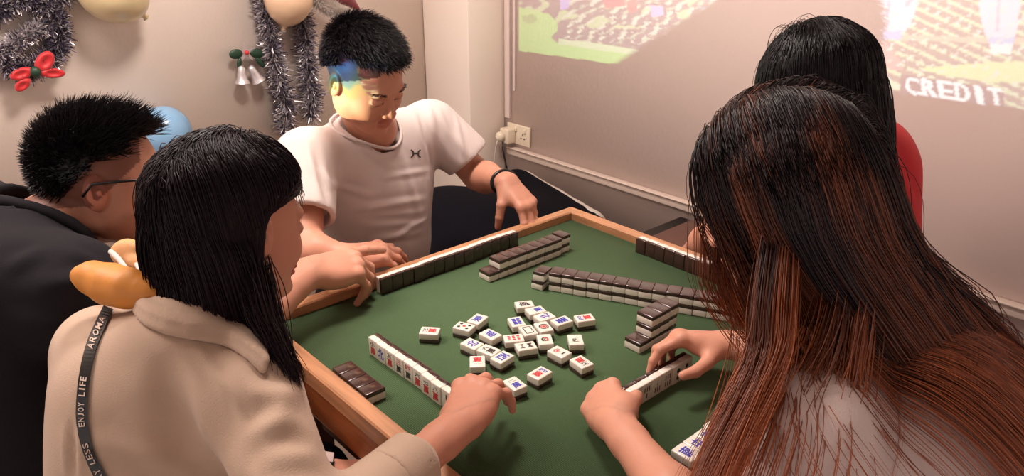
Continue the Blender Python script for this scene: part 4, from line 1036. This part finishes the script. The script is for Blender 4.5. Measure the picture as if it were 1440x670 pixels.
# hair: crown to shoulder, one lock in front of the ear side
cr3 = hP3(-.012, 0, .030); tc3 = (V3(.215, .91, .83), frame(math.radians(20)), A([.135, .185, .20])); cc3 = (V3(.255, .915, .985), np.eye(3), A([.075, .078, .05]))
def hl3(d): return np.where(d[:, 0] > 0, d[:, 2] > .34+.35*d[:, 0], d[:, 2] > .05+d[:, 0]*1.1)
def g3(p, t, i):
    l = (p-c3h)@R3.T; g = np.tile(V3(.10, -.02, -1.0), (len(p), 1))
    low = p[:, 2] < 1.05
    g[low] = V3(.62, -.12, -.9)
    right = (l[:, 1] < 0)
    w = np.clip((l[:, 0]+.025)/.03, 0, 1)*np.clip((.065+.5*l[:, 0]-l[:, 2])/.03, 0, 1)*(l[:, 1] < .05)
    g = g*(1-.93*w[:, None])+w[:, None]*(-R3[0]*.95)
    return g/np.linalg.norm(g, axis=1)[:, None]
_h, P3 = scatter_hair('hair', cr3, R3, .98, HR, hl3, 14000, lambda d: .14+.15*np.clip(.5-d[:, 0], 0, 1), lambda d, r: np.stack([-.3-d[:, 0]*.3, d[:, 1]*1.3, d[:, 2]*.2-.1], 1)+r.normal(size=d.shape)*.04, g3, 22, .0007, wom3, M_HBEIGE,
             cols=[(hP3(-.012, 0, .028), R3, A([.100, .082, .092])), (hP3(-.01, 0, -.04), R3, A([.082, .070, .07])), cc3], stiff=.62, jit=.012, seed=31, lj=.12, grow_=1.03, maxk=1.205,
             locks=[([(352, 372, .965), (362, 410, .955), (372, 445, .945), (388, 480, .935), (404, 515, .93), (412, 540, .93)], 700, .010, .6)])
# left wrist watch under the table edge
d = unit(wL3-eL3); x = unit(np.cross(d, UZ)); y = np.cross(x, d); wc = wL3-d*.02
wt = tube('wristwatch', [wc+.031*math.cos(t)*x+.028*math.sin(t)*y for t in np.linspace(0, 2*PI, 28, endpoint=False)], .006, M_BLACK, wom3, closed=True)
Mr = Matrix([list(x), list(d), list(y)]).transposed()
box('watch_face', tuple(wc+y*.0335), (.028, .034, .009), M_BLACK, wt, Mr, .003)
box('watch_screen', tuple(wc+y*.0385), (.024, .029, .0012), M_PAPER, wt, Mr, .0004)
lg_, ft = legs((.17, .90, .49), math.radians(8), knee=.34, spread=.11)
cloth('trousers', lg_, M_NAVY, wom3, .009); shoes(ft, wom3, M_BLACK)
chair(.15, .90, 0, 'stool under the woman in the beige shirt')

# ===== woman with long brown hair ====================================
R4 = frame(math.radians(112), math.radians(28), 0); c4h = V3(.799, .412, 1.203)
hp, hP4 = head(c4h, R4, .98, .92)
sL4, sR4 = V3(.672, .275, 1.005), V3(.950, .385, 1.000)
eL4, wL4 = V3(.650, .375, .800), V3(.748, .600, .795)
eR4, wR4 = V3(1.115, .425, .825), V3(1.062, .612, .800)
nk4 = V3(.800, .335, 1.075)
sk4 = [ell((.81, .25, .88), (.10, .15, .17), frame(math.radians(105)), .04), cap(hP4(-.03, 0, -.05), nk4, .046, .052, .03)]+hp
sk4 += [cap(sR4, eR4, .042, .036, .02)]+forearm(eR4, wR4, UZ, .036, .024)+[cap(sL4, eL4, .042, .036, .02)]+forearm(eL4, wL4, UZ, .037, .024)
hd, J = hand(wL4, (.52, .78, -.10), (-.42, .38, .83), -1, [(1.05, 1.1, .6, .02), (1.05, 1.15, .6, 0), (1.0, 1.1, .6, -.02), (.95, 1.05, .6, -.06)], .92, [(.55, -.35), (.15, -.5), (-.2, -.5)])
sk4 += hd; h4l = J
hd, J = hand(wR4, (-.62, .72, .06), (.18, .32, .93), 1, [(.55, .55, .3, .10), (.7, .7, .4, 0), (.8, .8, .45, -.06), (.9, .85, .5, -.1)], .92, [(.95, -.55), (.75, -.45), (.55, -.25)])
sk4 += hd; h4r = J
lo, hi = lims([c4h-.14, c4h+.14], 0); f4 = [(lo, hi, .003)]
for Jx in (h4l, h4r):
    lo, hi = lims([p for j in Jx for p in j], .022); f4.append((lo, hi, .0016))
wom4, _, _ = skin_obj('person', sk4, f4, lambda V, C: None)
tag(wom4, 'person with very long brown ombre hair and white tee, squaring a row of tiles', 'person')
ws = [ell((.82, .235, .86), (.115, .175, .18), frame(math.radians(105)), .06), ell((.84, .20, .62), (.13, .165, .24), frame(math.radians(100)), .07), cap(sL4, sR4, .062, .062, .06), cap(sL4, V3(.655, .325, .905), .060, .058, .03), cap(sR4, V3(1.04, .40, .92), .066, .062, .03), cap(V3(.80, .31, 1.045), V3(.81, .27, .98), .066, .09, .05)]
tee4, _ = cloth('white_tee', ws, M_TEE2, wom4, .005, [((1040, 560), (1110, 600), .01, .006), ((1010, 610), (1100, 640), .01, .006), ((1120, 500), (1100, 640), .012, .006)], .0018, 20, 12)
tee4['label'] = 'white short-sleeved tee under long hair'
cr4 = hP4(-.012, 0, .030)
def hl4(d): return np.where(d[:, 0] > 0, d[:, 2] > .34+.30*d[:, 0], d[:, 2] > .05+d[:, 0]*1.1)
tb4 = (V3(.83, .225, .80), frame(math.radians(105), 0), A([.145, .205, .27])); ts4 = (V3(.80, .315, 1.01), frame(math.radians(15)), A([.21, .085, .075]))
def g4(p, t, i):
    l = (p-c4h)@R4.T; N = len(p); rs_ = np.clip(.5-l[:, 1]/.06, 0, 1); tl = 1-.85*rs_; r = g4.sel
    g = np.stack([.36*tl, -.33*tl, -np.ones(N)], 1)
    back = r > .34
    m = back & (p[:, 2] < 1.21-.17*rs_); g[m] = V3(.60, -.55, -.74)
    spread = (g4.u-.5)[:, None]*V3(.5, .25, .35)
    g[m] += spread[m]
    f = (~back) & (p[:, 2] < 1.06); g[f] = V3(-.18, .12, -1.0)+((g4.u[f]-.5)[:, None]*V3(.25, .1, .0))
    return g/np.linalg.norm(g, axis=1)[:, None]
n4 = 20000
_rr = np.random.default_rng(77)
d4 = scalp(n4, R4, hl4, 41); g4.u = _rr.uniform(size=len(d4)); g4.sel = np.where((d4[:, 0] > .15) & (d4[:, 1] > 0), _rr.uniform(0, 1.1, len(d4)), 1.0)
_h4, P4 = scatter_hair('hair', cr4, R4, .98, HR, hl4, n4, .56, lambda d, r: np.stack([-.25-d[:, 0]*.2, np.sign(d[:, 1])*(.6+np.abs(d[:, 1]))*np.where(d[:, 1] < 0, .35, 1), d[:, 2]*.1], 1)+r.normal(size=d.shape)*.05, g4, 30, .0006, wom4, M_HLONG,
             cols=[(hP4(-.012, 0, .026), R4, A([.097, .078, .090])), (hP4(-.01, 0, -.04), R4, A([.082, .068, .07])), tb4, ts4], stiff=.66, jit=.010, seed=41, lj=.12, grow_=1.03,
             locks=[([(1104, 290, .85), (1094, 370, .81), (1087, 440, .778), (1082, 500, .762), (1058, 560, .75), (1014, 650, .73), (992, 700, .72)], 800, .0075, -.1),
                    ([(1190, 300, .86), (1178, 420, .80), (1158, 500, .775), (1130, 560, .765), (1122, 620, .755), (1112, 700, .745)], 60, .008, -.5),
                    ([(1215, 300, .86), (1208, 430, .80), (1196, 520, .775), (1184, 600, .765), (1178, 700, .76)], 110, .009, -.5)])
lg_, ft = legs((.87, .15, .50), math.radians(100), knee=.34)
cloth('trousers', lg_, M_NAVY, wom4, .010); shoes(ft, wom4, M_BLACK)
chair(.88, .14, 0, 'stool under the long-haired woman')

# ===== woman in the red top ==========================================
R5 = frame(math.radians(118), math.radians(18), math.radians(0)); c5h = V3(1.525, .752, 1.180)
hp, hP5 = head(c5h, R5, 1.0, .92)
sL5, sR5 = V3(1.53, .81, .95), V3(1.755, .70, 1.0)
eL5, eR5 = V3(1.555, .965, .765), V3(1.90, .72, .76)
sk5 = [ell((1.68, .70, .82), (.10, .15, .17), frame(math.radians(118)), .04), cap(hP5(-.03, 0, -.05), (1.66, .73, 1.0), .047, .053, .03)]+hp
wL5, wR5 = V3(1.63, 1.10, .62), V3(1.82, .93, .66)
sk5 += [cap(sL5, eL5, .046, .042, .02)]+forearm(eL5, wL5, UZ, .040, .025)+[cap(sR5, eR5, .044, .038, .02)]+forearm(eR5, wR5, UZ, .037, .024)
for w_, s_, e_ in ((wL5, -1, eL5), (wR5, 1, eR5)):
    hd, J = hand(w_, w_-e_, UZ, s_, [(.4, .4, .2)]*4, .92); sk5 += hd
wom5, _, _ = skin_obj('person', sk5, [(c5h-.14, c5h+.14, .0035)], lambda V, C: None)
tag(wom5, 'person in a red top with a short black bob, turned away from the camera', 'person')
rs = [ell((1.69, .69, .83), (.115, .175, .18), frame(math.radians(118)), .06), ell((1.70, .68, .62), (.13, .165, .24), frame(math.radians(118)), .07), cap(sL5, sR5, .066, .066, .06), cap(sL5, V3(1.545, .86, .87), .064, .06, .03), cap(sR5, V3(1.85, .68, .86), .068, .064, .03), cap((1.66, .72, .985), (1.68, .69, .93), .066, .09, .05), cap(V3(1.71, .67, .965), V3(1.76, .66, .82), .09, .09, .05)]
cloth('red_top', rs, M_REDT, wom5, .006, [((1240, 190), (1285, 290), .012, .006)], .002, 18, 15)
cr5 = hP5(-.012, 0, .030)
def hl5(d): return np.where(d[:, 0] > 0, d[:, 2] > .30+.15*d[:, 0], d[:, 2] > .05+d[:, 0]*1.1)
scatter_hair('hair', cr5, R5, 1.0, HR, hl5, 12000, lambda d: .19+.05*np.clip(-d[:, 0], 0, 1), lambda d, r: np.stack([-.1+d[:, 0]*.5, d[:, 1]*1.2, d[:, 2]*.1], 1)+r.normal(size=d.shape)*.06, lambda p, t, i: V3(.10, -.10, -1)[None]/1.01, 16, .0007, wom5, M_HDARK,
             cols=[(hP5(-.012, 0, .024), R5, A([.104, .090, .094])), (hP5(-.02, 0, -.04), R5, A([.088, .078, .07]))], stiff=.6, jit=.02, seed=51, lj=.15, grow_=1.04, maxk=1.3)
V, Q = nets([ell(at_x(1183, 44, 1.655), (.008, .008, .008)), cap(at_x(1178, 46, 1.655), at_x(1187, 41, 1.655), .004, .004)], .002); link('hair_clip', np_mesh('hair_clip', V, Q), wom5, M_BLACK)
lg_, ft = legs((1.70, .67, .50), math.radians(118), knee=.34)
cloth('trousers', lg_, M_NAVY, wom5, .011); shoes(ft, wom5, M_BLACK)
chair(1.70, .66, 0, 'stool under the woman in the red top')

# ===== plush toys on her shoulder ====================================
def px3(u, v, dep): return CO+ray(u, v)*dep
pts = [(114, 388, .99, .013), (130, 391, .985, .020), (155, 400, .975, .025), (180, 406, .965, .024), (205, 412, .96, .017), (222, 414, .955, .007)]
pr_ = []
for a, b in zip(pts[:-1], pts[1:]): pr_.append(cap(px3(*a[:3]), px3(*b[:3]), a[3], b[3], .012))
V, Q = nets(pr_, .003); tag(link('plush_banana', np_mesh('plush_banana', V, Q), None, M_YEL), 'fat yellow banana-shaped plush lying on the beige shirt collar', 'plush toy')
lp_ = [(168, 356, 1.06, .012), (178, 352, 1.06, .016), (188, 355, 1.06, .016), (182, 364, 1.06, .018), (190, 371, 1.05, .013), (196, 376, 1.05, .012), (203, 382, 1.05, .009), (206, 388, 1.05, .006), (173, 348+4, 1.06, .012)]
V, Q = nets([ell(px3(*p[:3]), (p[3],)*3, None, .005) for p in lp_]+[cap(px3(181, 362, 1.06), px3(195, 378, 1.05), .014, .012, .01)], .0028)
V = V+vnorm(V, Q)*(.0012*snoise(V, 130, 2))[:, None]
o = link('plush_cluster', np_mesh('plush_cluster', V, Q), None, M_TAN); tag(o, 'lumpy tan plush piece on two pale straps behind the yellow plush', 'plush toy')
tube('pale_strap', [px3(156, 354, 1.05), px3(168, 366, 1.03), px3(178, 380, 1.0), px3(182, 392, .985)], .004, M_TEE, o, 8)
tube('pale_strap', [px3(192, 372, 1.04), px3(198, 382, 1.0), px3(204, 394, .975)], .0035, M_TEE, o, 8)
# ------------------------------------------------------------------ projector with its picture slide
PJ = A([-.42, 1.93, 1.20]); GAP = .12
def wall_uv(u, v): p = at_x(u, v, XR); return p[1], p[2]
def to_slide(y, z): k = GAP/(XR-PJ[0]); return PJ[1]+(y-PJ[1])*k, PJ[2]+(z-PJ[2])*k
WY0, WY1, WZ0, WZ1 = .20, 2.405, .90, 1.75
ny, nz = 520, 200
yy = WY0+(np.arange(ny)+.5)/ny*(WY1-WY0); zz = WZ0+(np.arange(nz)+.5)/nz*(WZ1-WZ0); GY, GZ = np.meshgrid(yy, zz, indexing='ij')
IM = np.zeros((ny, nz, 3)); S_ = lambda c: A(srgb(c)[:3])
# wall point -> picture position seen by the room's centre line, used to lay out the still frame
dx = XR*RT[0]+(GY)*RT[1]; PD = XR*FW[0]+GY*FW[1]+(GZ-CZ)*FW[2]
PU = 720+FPX*(XR*RT[0]+GY*RT[1])/PD; PV = 335-FPX*(XR*UPV[0]+GY*UPV[1]+(GZ-CZ)*UPV[2])/PD
def inpoly(P, X, Y):
    r_ = np.zeros(X.shape, bool); n = len(P)
    for i in range(n):
        x1, y1 = P[i]; x2, y2 = P[(i+1) % n]
        if y1 == y2: continue
        c = ((y1 > Y) != (y2 > Y)) & (X < (x2-x1)*(Y-y1)/(y2-y1)+x1); r_ ^= c
    return r_
def poly(P, c): IM[inpoly(P, PU, PV)] = S_(c)
n1 = snoise(np.stack([PU.ravel(), PV.ravel()*1.6, 0*PU.ravel()], 1)*.01, 14, 2).reshape(PU.shape)
n2 = snoise(np.stack([PU.ravel(), PV.ravel()*1.3, 0*PU.ravel()], 1)*.01, 45, 8).reshape(PU.shape)
low = PV < (55+(PU-730)*.139)
base = low & (PU > 700)
IM[base] = S_((120, 105, 118))
L_ = base & (PU < 1040)
d1 = ((PU*.5+PV*1.0) % 13 < 5) & (n2 > -.1) & L_ & (PU > 800); IM[d1] = S_((190, 200, 175))
IM[L_ & (n1 > .25) & (PV < 40)] = S_((196, 214, 160))
poly([(720, 8), (748, 14), (772, 20), (784, 32), (783, 44), (775, 52), (782, 60), (800, 65), (900, 78), (900, 95), (720, 70)], (176, 232, 130)); IM[inpoly([(735, 22), (750, 20), (757, 28), (745, 34), (734, 30)], PU, PV)] = S_((140, 190, 110))
m_ = L_ & (PV > 46+(PU-730)*.139) & (PU > 785); IM[m_] = S_((215, 235, 185))
m_ = L_ & (n2 > .28) & (PU > 790) & (PV < 60); IM[m_] = S_((225, 225, 205))
for P, c in (([(786, -20), (802, -20), (800, 12), (788, 14)], (190, 170, 240)), ([(846, -20), (878, -20), (880, 8), (850, 12)], (225, 90, 110)), ([(880, 2), (895, 0), (897, 16), (884, 18)], (215, 95, 105)), ([(914, 8), (932, 8), (934, 22), (916, 24)], (230, 180, 235)), ([(985, 10), (1030, 12), (1038, 30), (1020, 48), (1000, 40)], (130, 205, 225))): poly(P, c)
R_ = base & (PU >= 1140)
IM[R_] = S_((128, 122, 118))
t_ = (PV-(PU-1170)*.45); dsh = (t_ % 15 < 5.5) & (n2 > -.35) & R_; IM[dsh] = S_((196, 222, 176))
IM[R_ & (PV > 48+(PU-1240)*.03) & (PV < 56+(PU-1240)*.03)] = S_((190, 186, 160))
poly([(1198, 52), (1236, 50), (1262, 78), (1268, 98), (1205, 100)], (226, 150, 150)); poly([(1208, 66), (1222, 62), (1236, 72), (1232, 80), (1214, 76)], (150, 130, 110))
poly([(1290, 96), (1360, 90), (1500, 82), (1500, 118), (1400, 116), (1330, 108)], (205, 228, 160))
poly([(1190, 108), (1260, 114), (1268, 128), (1190, 118)], (215, 226, 190))
poly([(1236, -30), (1296, -30), (1290, 8), (1280, 38), (1268, 46), (1226, 46), (1230, 24)], (206, 216, 238)); poly([(1222, 44), (1270, 44), (1266, 56), (1226, 56)], (150, 180, 236))
poly([(1250, -20), (1254, -20), (1248, 40), (1244, 40)], (150, 160, 200)); poly([(1272, 5), (1290, -10), (1288, -4), (1274, 12)], (150, 160, 200))
poly([(1374, -30), (1440, -30), (1432, 30), (1428, 52), (1386, 52), (1378, 20)], (206, 216, 238)); poly([(1388, 52), (1428, 52), (1424, 66), (1392, 66)], (150, 190, 240)); poly([(1392, 62), (1424, 62), (1422, 76), (1394, 76)], (235, 240, 245)); poly([(1404, -20), (1408, -20), (1404, 45), (1400, 45)], (160, 170, 205))
IM[R_ & (n2 > .42)] = S_((220, 226, 215))
# head shadows on the wall, painted into the slide as a dark band
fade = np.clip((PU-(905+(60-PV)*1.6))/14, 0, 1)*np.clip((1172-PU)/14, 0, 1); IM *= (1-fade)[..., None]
# the strip whose rays land on the seated man's head
hm = (GY > 1.0) & (GY < 1.31) & (GZ > .93)
def ramp(x, xs, cs): c = A([srgb(q)[:3] for q in cs]); return np.stack([np.interp(x, xs, c[:, k]) for k in range(3)], -1)
zz_ = GZ+.020*np.sin(GY*55)+.012*n1
HC = ramp(zz_, [.93, 1.03, 1.075, 1.105, 1.16, 1.24, 1.34], [(255, 214, 170), (255, 232, 190), (215, 240, 150), (60, 205, 185), (40, 150, 215), (30, 60, 140), (16, 20, 50)])
IM[hm] = HC[hm]
# CREDIT lettering
IM[inpoly([(1266, 104), (1412, 124), (1412, 150), (1266, 133)], PU, PV) & (PV > 104+(PU-1266)*.139)] = S_((70, 66, 90))
for k, ch in enumerate('CREDIT'):
    g, f = glyph(ch); g = g/np.abs(g).max(0)
    cx = 1283+k*23.4; cy = 121+k*3.1; w_ = (9.8 if ch != 'I' else 4.5)
    Pg = [(cx+p[0]*w_-p[1]*2, cy-p[1]*12.5+p[0]*1.6) for p in g]
    for q in f:
        m = inpoly([(Pg[i][0]*1.0, Pg[i][1]) for i in q], PU, PV)
        IM[m] = S_((245, 250, 255))
    for a, b in ((1.6, 0), (-1.2, 0)):
        for q in f:
            m = inpoly([(Pg[i][0]+a, Pg[i][1]+b) for i in q], PU, PV); IM[m] = S_((245, 250, 255))
gy, gz = np.meshgrid(np.linspace(WY0, WY1, ny+1), np.linspace(WZ0, WZ1, nz+1), indexing='ij')
k_ = GAP/(XR-PJ[0])
VV = np.stack([np.full(gy.shape, GAP), (gy-PJ[1])*k_, (gz-PJ[2])*k_], -1).reshape(-1, 3)
ii = (np.arange(ny)[:, None]*(nz+1)+np.arange(nz)[None]).ravel(); QQ = np.stack([ii, ii+nz+1, ii+nz+2, ii+1], 1)
pj = empty('projector', tuple(PJ)); tag(pj, 'small white video projector on a shelf stand by the garland wall', 'projector')
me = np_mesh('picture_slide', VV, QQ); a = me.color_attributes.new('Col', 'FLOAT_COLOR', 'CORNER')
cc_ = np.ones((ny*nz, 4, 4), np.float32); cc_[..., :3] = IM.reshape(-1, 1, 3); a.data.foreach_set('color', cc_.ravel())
ms = bpy.data.materials.new('film_transparency'); ms.use_nodes = True; nt = ms.node_tree; nt.nodes.clear()
o_ = nt.nodes.new('ShaderNodeOutputMaterial'); tr = nt.nodes.new('ShaderNodeBsdfTransparent'); at = nt.nodes.new('ShaderNodeAttribute'); at.attribute_name = 'Col'
nt.links.new(at.outputs['Color'], tr.inputs[0]); nt.links.new(tr.outputs[0], o_.inputs[0])
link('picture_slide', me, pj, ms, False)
sy0, sy1, sz0, sz1 = (WY0-PJ[1])*k_, (WY1-PJ[1])*k_, (WZ0-PJ[2])*k_, (WZ1-PJ[2])*k_
fr = [((GAP, (sy0-.05)+0, 0), (.002, .10, .2)), ((GAP, sy1+.05, 0), (.002, .10, .2)), ((GAP, (sy0+sy1)/2, sz0-.05), (.002, sy1-sy0, .10)), ((GAP, (sy0+sy1)/2, sz1+.05), (.002, sy1-sy0, .10))]
boxes('slide_frame', fr, M_BLACK, pj, 0)
boxes('housing', [((0, .0, -.075), (.24, .26, .02)), ((0, 0, .115), (.24, .26, .02)), ((0, -.125, .02), (.24, .012, .19)), ((0, .125, .02), (.24, .012, .19)), ((-.115, 0, .02), (.012, .26, .19))], M_TRIM, pj, .004)
boxes('stand', [((0, 0, -.0955), (.3, .3, .02)), ((0, 0, -.58), (.04, .04, .95)), ((0, 0, -1.05), (.3, .3, .02))], M_BLACK, pj, .003)
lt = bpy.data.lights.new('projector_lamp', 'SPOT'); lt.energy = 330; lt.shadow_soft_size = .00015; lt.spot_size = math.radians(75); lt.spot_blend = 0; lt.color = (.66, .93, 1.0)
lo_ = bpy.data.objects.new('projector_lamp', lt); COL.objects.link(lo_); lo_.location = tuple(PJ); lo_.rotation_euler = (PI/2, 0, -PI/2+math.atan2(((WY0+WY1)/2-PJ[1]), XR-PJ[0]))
# ------------------------------------------------------------------ lights
w = bpy.data.worlds.new('world'); SC.world = w; w.use_nodes = True
w.node_tree.nodes['Background'].inputs[0].default_value = (1.0, .85, .81, 1); w.node_tree.nodes['Background'].inputs[1].default_value = .92
def area(name, loc, size, power, col, rot=(0, 0, 0)):
    l = bpy.data.lights.new(name, 'AREA'); l.shape = 'DISK'; l.size = size; l.energy = power; l.color = col
    o = bpy.data.objects.new(name, l); COL.objects.link(o); o.location = loc; o.rotation_euler = rot; return o
cl = lathe('ceiling_lamp', [(0, -.0), (.24, .0), (.26, .02), (.26, .06), (0, .06)], M_TRIM, None, (.95, 1.55, 2.53))
tag(cl, 'round flush ceiling lamp above the game table', 'ceiling lamp')
area('ceiling_lamp_light', (.95, 1.55, 2.52), .46, 40, (1.0, .86, .78))
area('wall_fill_light', (-.3, 1.9, 2.45), 1.0, 36, (1.0, .85, .78))  # added fill light without a fixture, brightens the left wall
SC.view_settings.view_transform = 'Standard'; SC.view_settings.look = 'None'; SC.view_settings.gamma = 1; SC.view_settings.exposure = .06
try: SC.view_settings.use_curve_mapping = False
except Exception: pass
